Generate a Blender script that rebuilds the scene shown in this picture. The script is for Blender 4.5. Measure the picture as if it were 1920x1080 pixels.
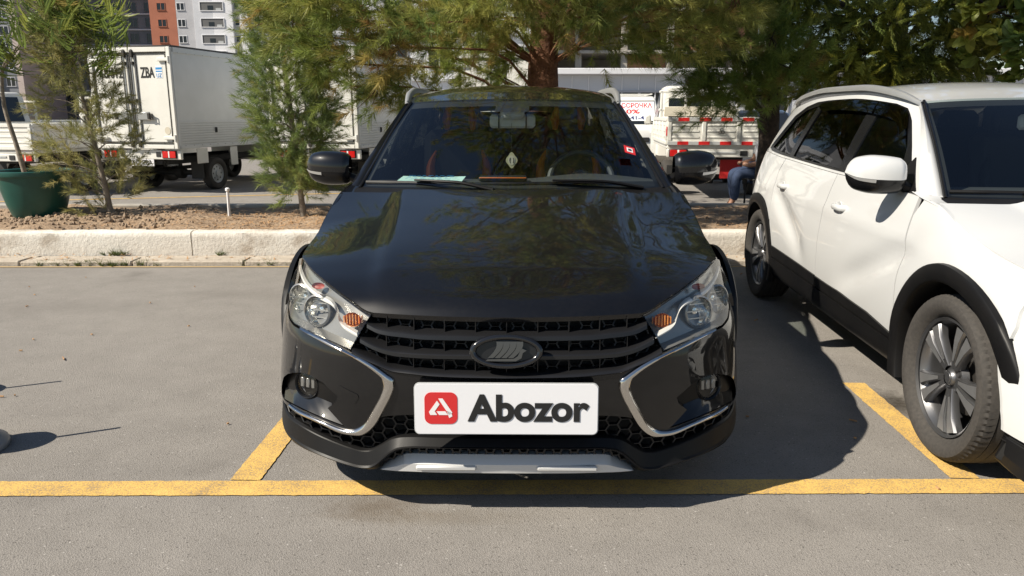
import bpy, bmesh, math, random
import numpy as np
from mathutils import Vector, Matrix
from mathutils.geometry import delaunay_2d_cdt

for o in list(bpy.data.objects):
    bpy.data.objects.remove(o, do_unlink=True)
SC = bpy.context.scene
COL = SC.collection
R = math.radians
rng = np.random.default_rng(7)
random.seed(7)

# ------------------------------------------------------------------ camera, sky, sun, exposure
cam_d = bpy.data.cameras.new('camera')
cam = bpy.data.objects.new('camera', cam_d)
COL.objects.link(cam)
cam.location = (0, 0, 1.32)
cam.rotation_euler = (R(90 - 12.8), 0, 0)
cam_d.sensor_width = 36.0
cam_d.lens = 36.0 * 1430 / 1920
cam_d.clip_start = 0.05
cam_d.clip_end = 2000
SC.camera = cam

SUN_DIR = Vector((-1.0, -0.42, 1.0)).normalized()          # towards the sun
SUN_EL = math.asin(SUN_DIR.z)
SUN_ROT = math.atan2(SUN_DIR.x, SUN_DIR.y)
world = bpy.data.worlds.new('World')
SC.world = world
world.use_nodes = True
wn = world.node_tree.nodes
wl = world.node_tree.links
wn.clear()
w_out = wn.new('ShaderNodeOutputWorld')
w_bg = wn.new('ShaderNodeBackground')
w_sky = wn.new('ShaderNodeTexSky')
w_sky.sky_type = 'NISHITA'
w_sky.sun_disc = False
w_sky.sun_elevation = SUN_EL
w_sky.sun_rotation = SUN_ROT
w_sky.air_density = 1.0
w_sky.dust_density = 0.5
w_sky.ozone_density = 1.0
w_bg.inputs['Strength'].default_value = 0.052
wl.new(w_sky.outputs[0], w_bg.inputs[0])
wl.new(w_bg.outputs[0], w_out.inputs[0])

sun_d = bpy.data.lights.new('sun', 'SUN')
sun = bpy.data.objects.new('sun', sun_d)
COL.objects.link(sun)
sun.rotation_euler = SUN_DIR.to_track_quat('Z', 'Y').to_euler()
sun.location = (-10, -3, 10)
sun_d.energy = 4.2
sun_d.angle = R(0.53)
sun_d.color = (1.0, 0.92, 0.79)
SC.view_settings.view_transform = 'Standard'
SC.view_settings.look = 'None'
SC.view_settings.exposure = 0.87
SC.view_settings.gamma = 1.0
SC.view_settings.use_curve_mapping = False
SC.render.engine = 'CYCLES'
SC.cycles.max_bounces = 8
SC.cycles.transparent_max_bounces = 16
SC.cycles.caustics_reflective = False
SC.cycles.caustics_refractive = False
SC.cycles.use_denoising = True

# ------------------------------------------------------------------ helpers
def pchip(xs, ys):
    xs = np.array(xs, float); ys = np.array(ys, float)
    h = np.diff(xs); d = np.diff(ys) / h
    m = np.zeros(len(xs)); m[0] = d[0]; m[-1] = d[-1]
    for i in range(1, len(xs) - 1):
        if d[i - 1] * d[i] > 0:
            w1 = 2 * h[i] + h[i - 1]; w2 = h[i] + 2 * h[i - 1]
            m[i] = (w1 + w2) / (w1 / d[i - 1] + w2 / d[i])
    def f(x):
        x = np.asarray(x, float)
        i = np.clip(np.searchsorted(xs, x) - 1, 0, len(xs) - 2)
        t = (x - xs[i]) / h[i]
        tc = np.clip(t, 0, 1)
        y = (ys[i] * (1 + 2 * tc) * (1 - tc) ** 2 + h[i] * m[i] * tc * (1 - tc) ** 2 +
             ys[i + 1] * tc ** 2 * (3 - 2 * tc) + h[i] * m[i + 1] * tc ** 2 * (tc - 1))
        return y + np.where(t < 0, m[0] * (t) * h[i], 0) + np.where(t > 1, m[-1] * (t - 1) * h[i], 0)
    return f

def crom(pts, n):
    """Catmull-Rom resample of a polyline to n points, even in arc length."""
    P = np.array(pts, float)
    if len(P) == 2:
        t = np.linspace(0, 1, n)[:, None]
        return P[0] * (1 - t) + P[1] * t
    d = np.r_[0, np.cumsum(np.maximum(np.linalg.norm(np.diff(P, axis=0), axis=1), 1e-9))]
    fs = [pchip(d, P[:, k]) for k in range(P.shape[1])]
    s = np.linspace(0, d[-1], n)
    return np.stack([f(s) for f in fs], 1)

def resamp(pts, n):
    P = np.array(pts, float)
    d = np.r_[0, np.cumsum(np.linalg.norm(np.diff(P, axis=0), axis=1))]
    s = np.linspace(0, d[-1], n)
    return np.stack([np.interp(s, d, P[:, k]) for k in range(P.shape[1])], 1)

def xf(loc=(0, 0, 0), rot=(0, 0, 0), scale=(1, 1, 1)):
    from mathutils import Euler
    return np.array(Matrix.LocRotScale(Vector(loc), Euler(rot), Vector(scale)))

class MB:
    """collects shapes; obj() links them as one mesh object"""
    def __init__(self):
        self.v = []; self.f = []; self.n = 0
    def add(self, V, F, M=None):
        V = np.asarray(V, float)
        if M is not None:
            V = V @ M[:3, :3].T + M[:3, 3]
        self.v.append(V)
        k = self.n
        self.f += [tuple(i + k for i in f) for f in F]
        self.n += len(V)
        return self
    def mirror(self):
        V = np.concatenate(self.v) * np.array([-1, 1, 1])
        m = MB(); m.v = [V]; m.n = len(V); m.f = [tuple(reversed(f)) for f in self.f]
        return m
    def box(self, c, s, b=0.0, M=None):
        c = np.array(c, float); h = np.array(s, float) / 2
        if b <= 0:
            V = [c + h * np.array((i, j, k)) for i in (-1, 1) for j in (-1, 1) for k in (-1, 1)]
            F = [(0, 1, 3, 2), (4, 6, 7, 5), (0, 4, 5, 1), (2, 3, 7, 6), (0, 2, 6, 4), (1, 5, 7, 3)]
            return self.add(V, F, M)
        b = min(b, h.min() * 0.9)
        V = []; idx = {}
        for i in (-1, 1):
            for j in (-1, 1):
                for k in (-1, 1):
                    sg = np.array((i, j, k))
                    for ax in range(3):
                        p = sg * (h - b); p[ax] = sg[ax] * h[ax]
                        idx[(i, j, k, ax)] = len(V); V.append(c + p)
        F = []
        for ax in range(3):
            a1, a2 = (ax + 1) % 3, (ax + 2) % 3
            for s_ in (-1, 1):
                q = []
                for (u, w) in ((-1, -1), (1, -1), (1, 1), (-1, 1)):
                    t = [0, 0, 0]; t[ax] = s_; t[a1] = u; t[a2] = w
                    q.append(idx[(*t, ax)])
                F.append(tuple(q if s_ > 0 else reversed(q)))
        for ax in range(3):
            a1, a2 = (ax + 1) % 3, (ax + 2) % 3
            for u in (-1, 1):
                for w in (-1, 1):
                    t0 = [0, 0, 0]; t0[ax] = -1; t0[a1] = u; t0[a2] = w
                    t1 = list(t0); t1[ax] = 1
                    q = [idx[(*t0, a1)], idx[(*t1, a1)], idx[(*t1, a2)], idx[(*t0, a2)]]
                    F.append(tuple(q if u * w < 0 else reversed(q)))
        for i in (-1, 1):
            for j in (-1, 1):
                for k in (-1, 1):
                    q = [idx[(i, j, k, 0)], idx[(i, j, k, 1)], idx[(i, j, k, 2)]]
                    F.append(tuple(q if i * j * k > 0 else reversed(q)))
        return self.add(V, F, M)
    def tube(self, pts, r, n=8, cap=True, sx=1.0, sy=1.0, M=None):
        P = np.array(pts, float); m = len(P)
        rr = np.full(m, r) if np.isscalar(r) else np.array(r, float)
        T = np.gradient(P, axis=0); T /= np.maximum(np.linalg.norm(T, axis=1), 1e-9)[:, None]
        up = np.array((0, 0, 1.0))
        if abs(T[0] @ up) > .9: up = np.array((1.0, 0, 0))
        V = []
        A = np.cross(T[0], up); A /= np.linalg.norm(A)
        for i in range(m):
            A = A - T[i] * (A @ T[i]); A /= np.linalg.norm(A)
            Bv = np.cross(T[i], A)
            for k in range(n):
                a = 2 * math.pi * k / n
                V.append(P[i] + rr[i] * (sx * math.cos(a) * A + sy * math.sin(a) * Bv))
        F = [(i * n + k, i * n + (k + 1) % n, (i + 1) * n + (k + 1) % n, (i + 1) * n + k) for i in range(m - 1) for k in range(n)]
        if cap:
            F += [tuple(reversed(range(n))), tuple(range((m - 1) * n, m * n))]
        return self.add(V, F, M)
    def lathe(self, prof, n=32, axis='z', M=None, closed=False):
        V = []; m = len(prof)
        for k in range(n):
            a = 2 * math.pi * k / n
            for r, h in prof:
                c, s = r * math.cos(a), r * math.sin(a)
                V.append((c, s, h) if axis == 'z' else ((h, c, s) if axis == 'x' else (s, h, c)))
        F = [(k * m + i, ((k + 1) % n) * m + i, ((k + 1) % n) * m + i + 1, k * m + i + 1) for k in range(n) for i in range(m - 1)]
        if closed:
            F += [(k * m + m - 1, ((k + 1) % n) * m + m - 1, ((k + 1) % n) * m, k * m) for k in range(n)]
        return self.add(V, F, M)
    def grid(self, G, flip=False, M=None):
        G = np.asarray(G, float); n, m = G.shape[:2]
        F = []
        for i in range(n - 1):
            for j in range(m - 1):
                q = (i * m + j, (i + 1) * m + j, (i + 1) * m + j + 1, i * m + j + 1)
                F.append(q[::-1] if flip else q)
        return self.add(G.reshape(-1, 3), F, M)
    def rim(self, G, inward, th, flip=False):
        """folded edge all round a grid"""
        G = np.asarray(G, float)
        loop = np.concatenate([G[0, :], G[1:, -1], G[-1, -2::-1], G[-2:0:-1, 0]])
        return self.band(loop, loop + np.asarray(inward, float) * th, True, flip)
    def band(self, A, Bp, closed=False, flip=False):
        n = len(A); V = np.concatenate([A, Bp]); F = []
        for i in range(n if closed else n - 1):
            j = (i + 1) % n
            q = (i, j, n + j, n + i)
            F.append(q[::-1] if flip else q)
        return self.add(V, F)
    def prism(self, poly, d, M=None):
        """polygon in xy extruded d in z"""
        n = len(poly)
        V = [(x, y, 0) for x, y in poly] + [(x, y, d) for x, y in poly]
        F = [tuple(reversed(range(n))), tuple(range(n, 2 * n))] + [(i, (i + 1) % n, n + (i + 1) % n, n + i) for i in range(n)]
        return self.add(V, F, M)
    def mesh(self, name, smooth=True, angle=38):
        me = bpy.data.meshes.new(name)
        V = np.concatenate(self.v) if self.v else np.zeros((0, 3))
        me.from_pydata([tuple(p) for p in V], [], self.f)
        me.validate(); me.update()
        if smooth and len(me.polygons):
            me.polygons.foreach_set('use_smooth', [True] * len(me.polygons))
            me.set_sharp_from_angle(angle=R(angle))
        return me
    def obj(self, name, mat, parent=None, smooth=True, angle=38, loc=None):
        o = bpy.data.objects.new(name, self.mesh(name, smooth, angle))
        COL.objects.link(o)
        if mat is not None:
            o.data.materials.append(mat)
        if parent is not None:
            o.parent = parent
        if loc is not None:
            o.location = loc
        return o

def tag(o, label=None, cat=None, group=None, kind=None):
    if label: o['label'] = label
    if cat: o['category'] = cat
    if group: o['group'] = group
    if kind: o['kind'] = kind
    return o
def empty(name, loc=(0, 0, 0), rz=0.0):
    o = bpy.data.objects.new(name, None)
    COL.objects.link(o)
    o.location = loc; o.rotation_euler = (0, 0, rz)
    o.empty_display_size = .1
    return o
def copy_tree(o, parent=None):
    c = o.copy(); COL.objects.link(c); c.parent = parent
    for ch in list(o.children):
        copy_tree(ch, c)
    return c

def inside(poly, pts):
    P = np.asarray(poly); x, y = pts[:, 0], pts[:, 1]
    r = np.zeros(len(pts), bool); n = len(P)
    for i in range(n):
        x1, y1 = P[i]; x2, y2 = P[(i + 1) % n]
        c = ((y1 > y) != (y2 > y))
        with np.errstate(divide='ignore', invalid='ignore'):
            r ^= c & (x < (x2 - x1) * (y - y1) / (y2 - y1 + 1e-12) + x1)
    return r
def densify(poly, h):
    out = []
    n = len(poly)
    for i in range(n):
        a = np.array(poly[i], float); b = np.array(poly[(i + 1) % n], float)
        k = max(1, int(np.ceil(np.linalg.norm(b - a) / h)))
        for j in range(k):
            out.append(a + (b - a) * j / k)
    return np.array(out)
def region(outer, holes, fn, h, inward=(0, 1, 0), th=.012, hole_th=None, flip=False, rim=True):
    """flat outline with holes, filled by triangles and laid on the surface fn(u, v) -> xyz; the edges fold inwards"""
    loops = [densify(outer, h)] + [densify(q, h) for q in holes]
    verts = []; edges = []
    for L in loops:
        k = len(verts)
        verts += [Vector(p) for p in L]
        edges += [(k + i, k + (i + 1) % len(L)) for i in range(len(L))]
    O = np.array(outer); mn, mx = O.min(0), O.max(0)
    gx = np.arange(mn[0], mx[0], h); gy = np.arange(mn[1], mx[1], h * .87)
    Gp = np.array([(x + (h / 2 if j % 2 else 0), y) for j, y in enumerate(gy) for x in gx])
    keep = inside(loops[0], Gp)
    for L in loops[1:]:
        keep &= ~inside(L, Gp)
    Gp = Gp[keep]
    allb = np.concatenate(loops)
    if len(Gp):
        dmin = np.array([np.min(((allb - p) ** 2).sum(1)) for p in Gp])
        Gp = Gp[dmin > (h * .55) ** 2]
    verts += [Vector(p) for p in Gp]
    res = delaunay_2d_cdt(verts, edges, [], 0, 1e-7)
    V2 = np.array([tuple(p) for p in res[0]]); F = np.array(res[2])
    c = V2[F].mean(1)
    keep = inside(loops[0], c)
    for L in loops[1:]:
        keep &= ~inside(L, c)
    F = F[keep]
    V3 = np.array(fn(V2[:, 0], V2[:, 1])).T
    m = MB()
    m.add(V3, [tuple(f[::-1]) if flip else tuple(f) for f in F])
    if rim:
        iw = np.asarray(inward, float)
        for i, L in enumerate(loops):
            p3 = np.array(fn(L[:, 0], L[:, 1])).T
            t = th if i == 0 or hole_th is None else hole_th
            if t <= 0: continue
            ar = np.sum(L[:, 0] * np.roll(L[:, 1], -1) - np.roll(L[:, 0], -1) * L[:, 1])
            ccw = (ar > 0) ^ (i > 0)
            m.band(p3, p3 + iw * t, True, flip=(ccw if not flip else not ccw))
    return m

# ------------------------------------------------------------------ materials
def newmat(name):
    m = bpy.data.materials.new(name); m.use_nodes = True
    nt = m.node_tree
    return m, nt, nt.nodes, nt.links, nt.nodes['Principled BSDF']
def pset(b, **k):
    nm = dict(color='Base Color', rough='Roughness', metal='Metallic', spec='Specular IOR Level', coat='Coat Weight', coatr='Coat Roughness',
              trans='Transmission Weight', ior='IOR', emit='Emission Color', emits='Emission Strength', sss='Subsurface Weight')
    for a, v in k.items():
        i = b.inputs[nm[a]]
        i.default_value = (*v, 1) if isinstance(v, (tuple, list)) and len(v) == 3 else v
def coordn(N, L, scale=1.0, obj=True):
    tc = N.new('ShaderNodeTexCoord'); mp = N.new('ShaderNodeMapping')
    L.new(tc.outputs['Object' if obj else 'Generated'], mp.inputs[0])
    if np.isscalar(scale): scale = (scale,) * 3
    mp.inputs['Scale'].default_value = scale
    return mp.outputs[0]
def noise(N, L, co, scale, detail=4, rough=.55):
    n = N.new('ShaderNodeTexNoise'); n.inputs['Scale'].default_value = scale
    n.inputs['Detail'].default_value = detail; n.inputs['Roughness'].default_value = rough
    L.new(co, n.inputs['Vector']); return n.outputs[0]
def ramp(N, L, fac, stops):
    r = N.new('ShaderNodeValToRGB'); e = r.color_ramp.elements
    while len(e) < len(stops): e.new(.5)
    for k, (p, c) in enumerate(stops):
        e[k].position = p; e[k].color = (*c, 1) if len(c) == 3 else c
    L.new(fac, r.inputs[0]); return r.outputs[0]
def mixc(N, L, fac, a, b, mode='MIX'):
    m = N.new('ShaderNodeMix'); m.data_type = 'RGBA'; m.blend_type = mode
    if isinstance(fac, (int, float)): m.inputs[0].default_value = fac
    else: L.new(fac, m.inputs[0])
    for s, v in ((6, a), (7, b)):
        if isinstance(v, tuple): m.inputs[s].default_value = (*v, 1) if len(v) == 3 else v
        else: L.new(v, m.inputs[s])
    return m.outputs[2]
def bump(N, L, b, h, strength=.3, dist=.01, prev=None):
    n = N.new('ShaderNodeBump'); n.inputs['Strength'].default_value = strength; n.inputs['Distance'].default_value = dist
    L.new(h, n.inputs['Height'])
    if prev is not None: L.new(prev, n.inputs['Normal'])
    L.new(n.outputs[0], b.inputs['Normal']); return n.outputs[0]
def vary(name, c0, c1, scale=6, rough=.5, metal=0, bs=0, bscale=None, bdist=.004, **k):
    """plain surface whose colour wanders between two tones"""
    m, nt, N, L, b = newmat(name)
    co = coordn(N, L)
    n = noise(N, L, co, scale, 5)
    L.new(ramp(N, L, n, [(.3, c0), (.7, c1)]), b.inputs['Base Color'])
    pset(b, rough=rough, metal=metal, **k)
    if bs: bump(N, L, b, noise(N, L, co, bscale or scale * 8, 4), bs, bdist)
    return m
def solid(name, c, rough=.5, metal=0, **k):
    m, nt, N, L, b = newmat(name)
    pset(b, color=c, rough=rough, metal=metal, **k)
    co = coordn(N, L)
    n = noise(N, L, co, 9, 3)
    mr = N.new('ShaderNodeMapRange'); mr.inputs[3].default_value = max(0, rough - .05); mr.inputs[4].default_value = min(1, rough + .07)
    L.new(n, mr.inputs[0]); L.new(mr.outputs[0], b.inputs['Roughness'])
    return m
def glassmat(name, tint, ior=1.5, rough=0.0, boost=0.0):
    m = bpy.data.materials.new(name); m.use_nodes = True
    N = m.node_tree.nodes; L = m.node_tree.links; N.clear()
    out = N.new('ShaderNodeOutputMaterial'); mx = N.new('ShaderNodeMixShader')
    t = N.new('ShaderNodeBsdfTransparent'); t.inputs[0].default_value = (*tint, 1)
    g = N.new('ShaderNodeBsdfGlossy'); g.inputs['Roughness'].default_value = rough
    fr = N.new('ShaderNodeFresnel'); fr.inputs[0].default_value = ior
    ge = N.new('ShaderNodeNewGeometry'); io = N.new('ShaderNodeMapRange')          # same reflection from either face of the thin pane
    io.inputs[3].default_value = ior; io.inputs[4].default_value = 1.0 / ior
    L.new(ge.outputs['Backfacing'], io.inputs[0]); L.new(io.outputs[0], fr.inputs[0])
    ad = N.new('ShaderNodeMath'); ad.operation = 'MULTIPLY_ADD'
    ad.inputs[1].default_value = 1.0 - boost; ad.inputs[2].default_value = boost
    L.new(fr.outputs[0], ad.inputs[0]); L.new(ad.outputs[0], mx.inputs[0])
    L.new(t.outputs[0], mx.inputs[1]); L.new(g.outputs[0], mx.inputs[2]); L.new(mx.outputs[0], out.inputs[0])
    return m
def paint(name, c, rough, metal=0.0, coat=1.0, dust=.0, dustc=(.3, .27, .23), spec=.5):
    m, nt, N, L, b = newmat(name)
    pset(b, color=c, rough=rough, metal=metal, coat=coat, coatr=.012, spec=spec)
    co = coordn(N, L)
    if dust > 0:
        n = noise(N, L, co, 3.0, 6, .65)
        n2 = noise(N, L, co, 60, 3, .6)
        mu = N.new('ShaderNodeMath'); mu.operation = 'MULTIPLY'; L.new(n, mu.inputs[0]); L.new(n2, mu.inputs[1])
        f = ramp(N, L, mu.outputs[0], [(.2, (0, 0, 0)), (.5, (dust, dust, dust))])
        L.new(mixc(N, L, f, c, dustc), b.inputs['Base Color'])
    return m

M = {}
M['black_paint'] = paint('black_paint', (.0040, .0040, .0046), .36, .0, 1.0, .010, spec=.12)
M['white_paint'] = paint('white_paint', (.56, .565, .56), .4, 0, 1.0, .06, (.5, .46, .4))
M['plastic'] = vary('black_plastic', (.0055, .0055, .006), (.0095, .009, .0088), 5, .44, spec=.22, bs=.06, bscale=240, bdist=.002)
M['gloss_black'] = solid('gloss_black', (.008, .008, .009), .22, spec=.35)
M['matte_black'] = solid('matte_black', (.008, .008, .008), .75)
M['slat_black'] = solid('slat_black', (.010, .010, .011), .32)
M['mesh_black'] = solid('mesh_black', (.012, .012, .013), .45)
M['badge_light'] = solid('badge_relief', (.040, .040, .043), .14, coat=.8)
M['badge_black'] = solid('badge_black', (.008, .008, .009), .14, coat=.6)
M['chrome'] = solid('chrome', (.62, .60, .57), .10, 1.0)
M['mirror_metal'] = solid('reflector_metal', (.88, .88, .86), .14, 1.0)
M['silver'] = solid('satin_silver', (.55, .55, .54), .38, .75)
M['skid'] = solid('skid_silver', (.62, .62, .61), .38, .15)
M['drl'] = solid('white_light_guide', (.80, .80, .78), .2, coat=.5)
M['lamp_grey'] = solid('lamp_housing', (.34, .335, .32), .24, .55)
M['amber'] = solid('amber_plastic', (.72, .28, .07), .18, coat=.5)
M['marker_red'] = solid('dull_red_plastic', (.30, .05, .03), .3)
M['red_lamp'] = solid('red_lamp_plastic', (.55, .008, .008), .15, coat=.6)
M['windscreen'] = glassmat('windscreen_glass', (.78, .84, .83), 1.52, boost=.045)
M['tinted'] = glassmat('tinted_glass', (.045, .05, .05), 1.5)
M['light_tint'] = glassmat('light_tinted_glass', (.42, .46, .45), 1.5)
M['clear_side'] = glassmat('clear_side_glass', (.80, .85, .84), 1.5)
M['lens'] = glassmat('lens_glass', (.93, .93, .91), 1.5)
M['rim_dark'] = solid('alloy_dark', (.20, .20, .205), .34, .85)
M['rim_light'] = solid('alloy_machined', (.74, .74, .74), .32, .9)
M['interior'] = solid('dark_interior', (.035, .035, .037), .7)
M['dash'] = solid('dashboard_grey', (.055, .057, .060), .6)
M['orange_seat'] = vary('orange_leather', (.60, .13, .02), (.75, .18, .03), 8, .45)
M['headliner'] = solid('headliner_grey', (.32, .31, .29), .8)
M['plate_white'] = solid('plate_white', (.80, .80, .82), .35)
M['ink'] = solid('black_ink', (.012, .012, .012), .5)
M['logo_red'] = solid('red_ink', (.62, .028, .030), .4)
M['logo_white'] = solid('white_ink', (.82, .82, .82), .4)
M['paper'] = solid('pale_green_paper', (.55, .78, .70), .8)
M['gold'] = solid('gold_charm', (.55, .50, .32), .4, .3)
M['truck_white'] = vary('truck_white', (.66, .65, .60), (.74, .73, .68), 3, .42, coat=.2)
M['truck_side'] = vary('aluminium_grey', (.56, .57, .56), (.62, .63, .62), 3, .45)
M['chassis'] = solid('chassis_black', (.02, .02, .02), .7)
M['steel'] = solid('galvanised_steel', (.45, .45, .44), .35, .8)
M['dark_steel'] = solid('dark_steel', (.06, .055, .05), .5, .6)
M['red_paint'] = solid('red_paint', (.45, .015, .015), .5)
M['refl_red'] = solid('red_reflector', (.60, .02, .02), .4)
M['refl_grey'] = solid('grey_reflector', (.45, .46, .46), .4)
M['blue_ink'] = solid('blue_ink', (.03, .25, .55), .5)
M['beige'] = solid('beige_panel', (.55, .50, .40), .7)
M['window_dark'] = solid('dark_pane', (.015, .018, .022), .12)

def rescale(N, L, v, a, b):
    r = N.new('ShaderNodeMapRange'); r.inputs[1].default_value = a; r.inputs[2].default_value = b; L.new(v, r.inputs[0]); return r.outputs[0]
def asphalt():
    m, nt, N, L, b = newmat('asphalt')
    co = coordn(N, L)
    big = noise(N, L, co, .55, 6, .6)
    mid = noise(N, L, co, 5, 5, .6)
    v = N.new('ShaderNodeTexVoronoi'); v.inputs['Scale'].default_value = 210; L.new(co, v.inputs['Vector'])
    fine = noise(N, L, co, 300, 3, .75)
    base = ramp(N, L, big, [(.28, (.245, .230, .212)), (.5, (.295, .278, .257)), (.72, (.338, .318, .294))])
    base = mixc(N, L, .30, base, ramp(N, L, mid, [(.3, (.235, .219, .200)), (.7, (.39, .366, .336))]))
    grain = ramp(N, L, fine, [(.28, (.38, .37, .36)), (.50, (.84, .83, .82)), (.72, (1.0, 1.0, 1.0))])
    c = mixc(N, L, .9, base, grain, 'MULTIPLY')
    sp = ramp(N, L, v.outputs['Color'], [(.10, (.62, .61, .60)), (.30, (.95, .95, .95)), (.9, (1.0, 1.0, 1.0))])
    c = mixc(N, L, .7, c, sp, 'MULTIPLY')
    v2 = N.new('ShaderNodeTexVoronoi'); v2.inputs['Scale'].default_value = 75; L.new(co, v2.inputs['Vector'])
    st2 = N.new('ShaderNodeSeparateColor'); L.new(v2.outputs['Color'], st2.inputs[0])
    dot = N.new('ShaderNodeMath'); dot.operation = 'LESS_THAN'; dot.inputs[1].default_value = .26; L.new(v2.outputs['Distance'], dot.inputs[0])
    def pickd(ch, thr, op):
        q = N.new('ShaderNodeMath'); q.operation = op; q.inputs[1].default_value = thr; L.new(st2.outputs[ch], q.inputs[0])
        r = N.new('ShaderNodeMath'); r.operation = 'MULTIPLY'; L.new(q.outputs[0], r.inputs[0]); L.new(dot.outputs[0], r.inputs[1]); return r.outputs[0]
    c = mixc(N, L, pickd(0, .955, 'GREATER_THAN'), c, (.38, .36, .335)); c = mixc(N, L, pickd(1, .09, 'LESS_THAN'), c, (.13, .12, .11))
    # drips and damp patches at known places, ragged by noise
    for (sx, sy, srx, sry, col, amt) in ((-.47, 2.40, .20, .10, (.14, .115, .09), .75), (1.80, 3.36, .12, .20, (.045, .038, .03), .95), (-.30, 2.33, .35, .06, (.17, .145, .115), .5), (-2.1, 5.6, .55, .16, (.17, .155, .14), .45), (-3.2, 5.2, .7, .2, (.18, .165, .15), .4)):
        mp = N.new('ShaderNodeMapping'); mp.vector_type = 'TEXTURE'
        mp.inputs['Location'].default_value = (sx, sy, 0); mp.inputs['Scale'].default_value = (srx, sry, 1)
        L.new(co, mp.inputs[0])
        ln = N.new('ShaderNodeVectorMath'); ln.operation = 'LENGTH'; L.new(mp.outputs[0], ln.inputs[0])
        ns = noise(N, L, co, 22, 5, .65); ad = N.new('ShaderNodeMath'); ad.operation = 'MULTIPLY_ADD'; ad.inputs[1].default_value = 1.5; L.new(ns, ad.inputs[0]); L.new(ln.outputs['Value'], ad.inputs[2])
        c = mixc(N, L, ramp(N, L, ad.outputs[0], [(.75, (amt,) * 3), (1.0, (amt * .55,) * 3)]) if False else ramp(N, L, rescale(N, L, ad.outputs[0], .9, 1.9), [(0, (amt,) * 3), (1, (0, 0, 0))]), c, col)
    # dark oil / damp patches
    st = noise(N, L, co, 1.35, 4, .5)
    c = mixc(N, L, ramp(N, L, st, [(.64, (0, 0, 0)), (.76, (.45, .45, .45))]), c, (.105, .095, .085))
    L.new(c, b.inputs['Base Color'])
    pset(b, rough=.92, spec=.25)
    h = N.new('ShaderNodeMath'); h.operation = 'ADD'; L.new(fine, h.inputs[0]); L.new(v.outputs['Distance'], h.inputs[1])
    bump(N, L, b, h.outputs[0], .5, .004)
    return m
M['asphalt'] = asphalt()
def yellow(name='yellow_line_paint', worn=.5):
    m, nt, N, L, b = newmat(name)
    co = coordn(N, L)
    fine = noise(N, L, co, 170, 3, .7); mid = noise(N, L, co, 7, 5, .6)
    ye = ramp(N, L, mid, [(.3, (.56, .34, .085)), (.7, (.66, .43, .13))])
    ye = mixc(N, L, .5, ye, ramp(N, L, fine, [(.3, (.3, .3, .3)), (.7, (.75, .75, .75))]), 'OVERLAY')
    s = N.new('ShaderNodeMath'); s.operation = 'ADD'; L.new(fine, s.inputs[0])
    mm = N.new('ShaderNodeMath'); mm.operation = 'MULTIPLY'; mm.inputs[1].default_value = .5; L.new(mid, mm.inputs[0]); L.new(mm.outputs[0], s.inputs[1])
    c = mixc(N, L, ramp(N, L, s.outputs[0], [(worn + .32, (1, 1, 1)), (worn + .40, (0, 0, 0))]) if False else
             ramp(N, L, s.outputs[0], [(.56, (.85, .85, .85)), (.76, (.04, .04, .04))]), ye, (.24, .20, .15))
    L.new(c, b.inputs['Base Color']); pset(b, rough=.85, spec=.3)
    bump(N, L, b, fine, .5, .005)
    return m
M['yellow'] = yellow()
def limewash():
    m, nt, N, L, b = newmat('limewashed_concrete')
    co = coordn(N, L)
    n1 = noise(N, L, co, 3.2, 8, .7); n2 = noise(N, L, co, 28, 6, .7); n3 = noise(N, L, co, 1.1, 4, .6)
    c = ramp(N, L, n3, [(.3, (.62, .57, .50)), (.7, (.72, .69, .62))])
    c = mixc(N, L, ramp(N, L, n1, [(.52, (0, 0, 0)), (.66, (.85, .85, .85))]), c, (.42, .36, .29))
    c = mixc(N, L, ramp(N, L, n2, [(.60, (0, 0, 0)), (.70, (.8, .8, .8))]), c, (.30, .26, .22))
    L.new(c, b.inputs['Base Color']); pset(b, rough=.95, spec=.2)
    bump(N, L, b, n2, .8, .012)
    return m
M['limewash'] = limewash()
M['kerb'] = vary('tan_concrete', (.36, .31, .25), (.50, .44, .36), 6, .95, bs=.7, bscale=40, bdist=.01)
M['kerb_grey'] = vary('grey_concrete', (.30, .28, .25), (.42, .40, .36), 6, .95, bs=.5, bscale=60, bdist=.008)
M['soil'] = vary('dry_soil', (.23, .155, .098), (.38, .275, .18), 5, 1.0, bs=1.0, bscale=26, bdist=.03)
M['litter'] = vary('needle_litter', (.32, .17, .075), (.48, .29, .14), 30, 1.0)
M['stone'] = vary('clod', (.22, .16, .11), (.36, .27, .19), 20, 1.0)
M['pot'] = vary('green_plastic', (.006, .055, .045), (.012, .085, .068), 4, .42)
M['bark_pine'] = vary('pine_bark', (.085, .035, .018), (.20, .095, .05), 14, .95, bs=1.0, bscale=30, bdist=.03)
M['bark_grey'] = vary('grey_bark', (.17, .14, .11), (.30, .26, .21), 20, .95, bs=.6, bscale=60, bdist=.006)
M['bark_dark'] = vary('dark_bark', (.03, .022, .016), (.07, .05, .036), 20, .95, bs=.8, bscale=40, bdist=.02)
M['green_tie'] = vary('green_washed_bark', (.20, .30, .17), (.34, .42, .28), 20, .9)

def leafmat(name, rough=.55, transl=.35):
    """leaf colour comes from the tuft's own colour attribute"""
    m = bpy.data.materials.new(name); m.use_nodes = True
    N = m.node_tree.nodes; L = m.node_tree.links
    b = N['Principled BSDF']; out = N['Material Output']
    a = N.new('ShaderNodeAttribute'); a.attribute_name = 'tint'
    L.new(a.outputs['Color'], b.inputs['Base Color']); pset(b, rough=rough, spec=.35)
    t = N.new('ShaderNodeBsdfTranslucent'); L.new(a.outputs['Color'], t.inputs[0])
    mx = N.new('ShaderNodeMixShader'); mx.inputs[0].default_value = transl
    L.new(b.outputs[0], mx.inputs[1]); L.new(t.outputs[0], mx.inputs[2]); L.new(mx.outputs[0], out.inputs[0])
    return m
M['needles'] = leafmat('needle_leaf', .5, .42)
M['leaf'] = leafmat('broad_leaf', .45, .4)

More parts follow.
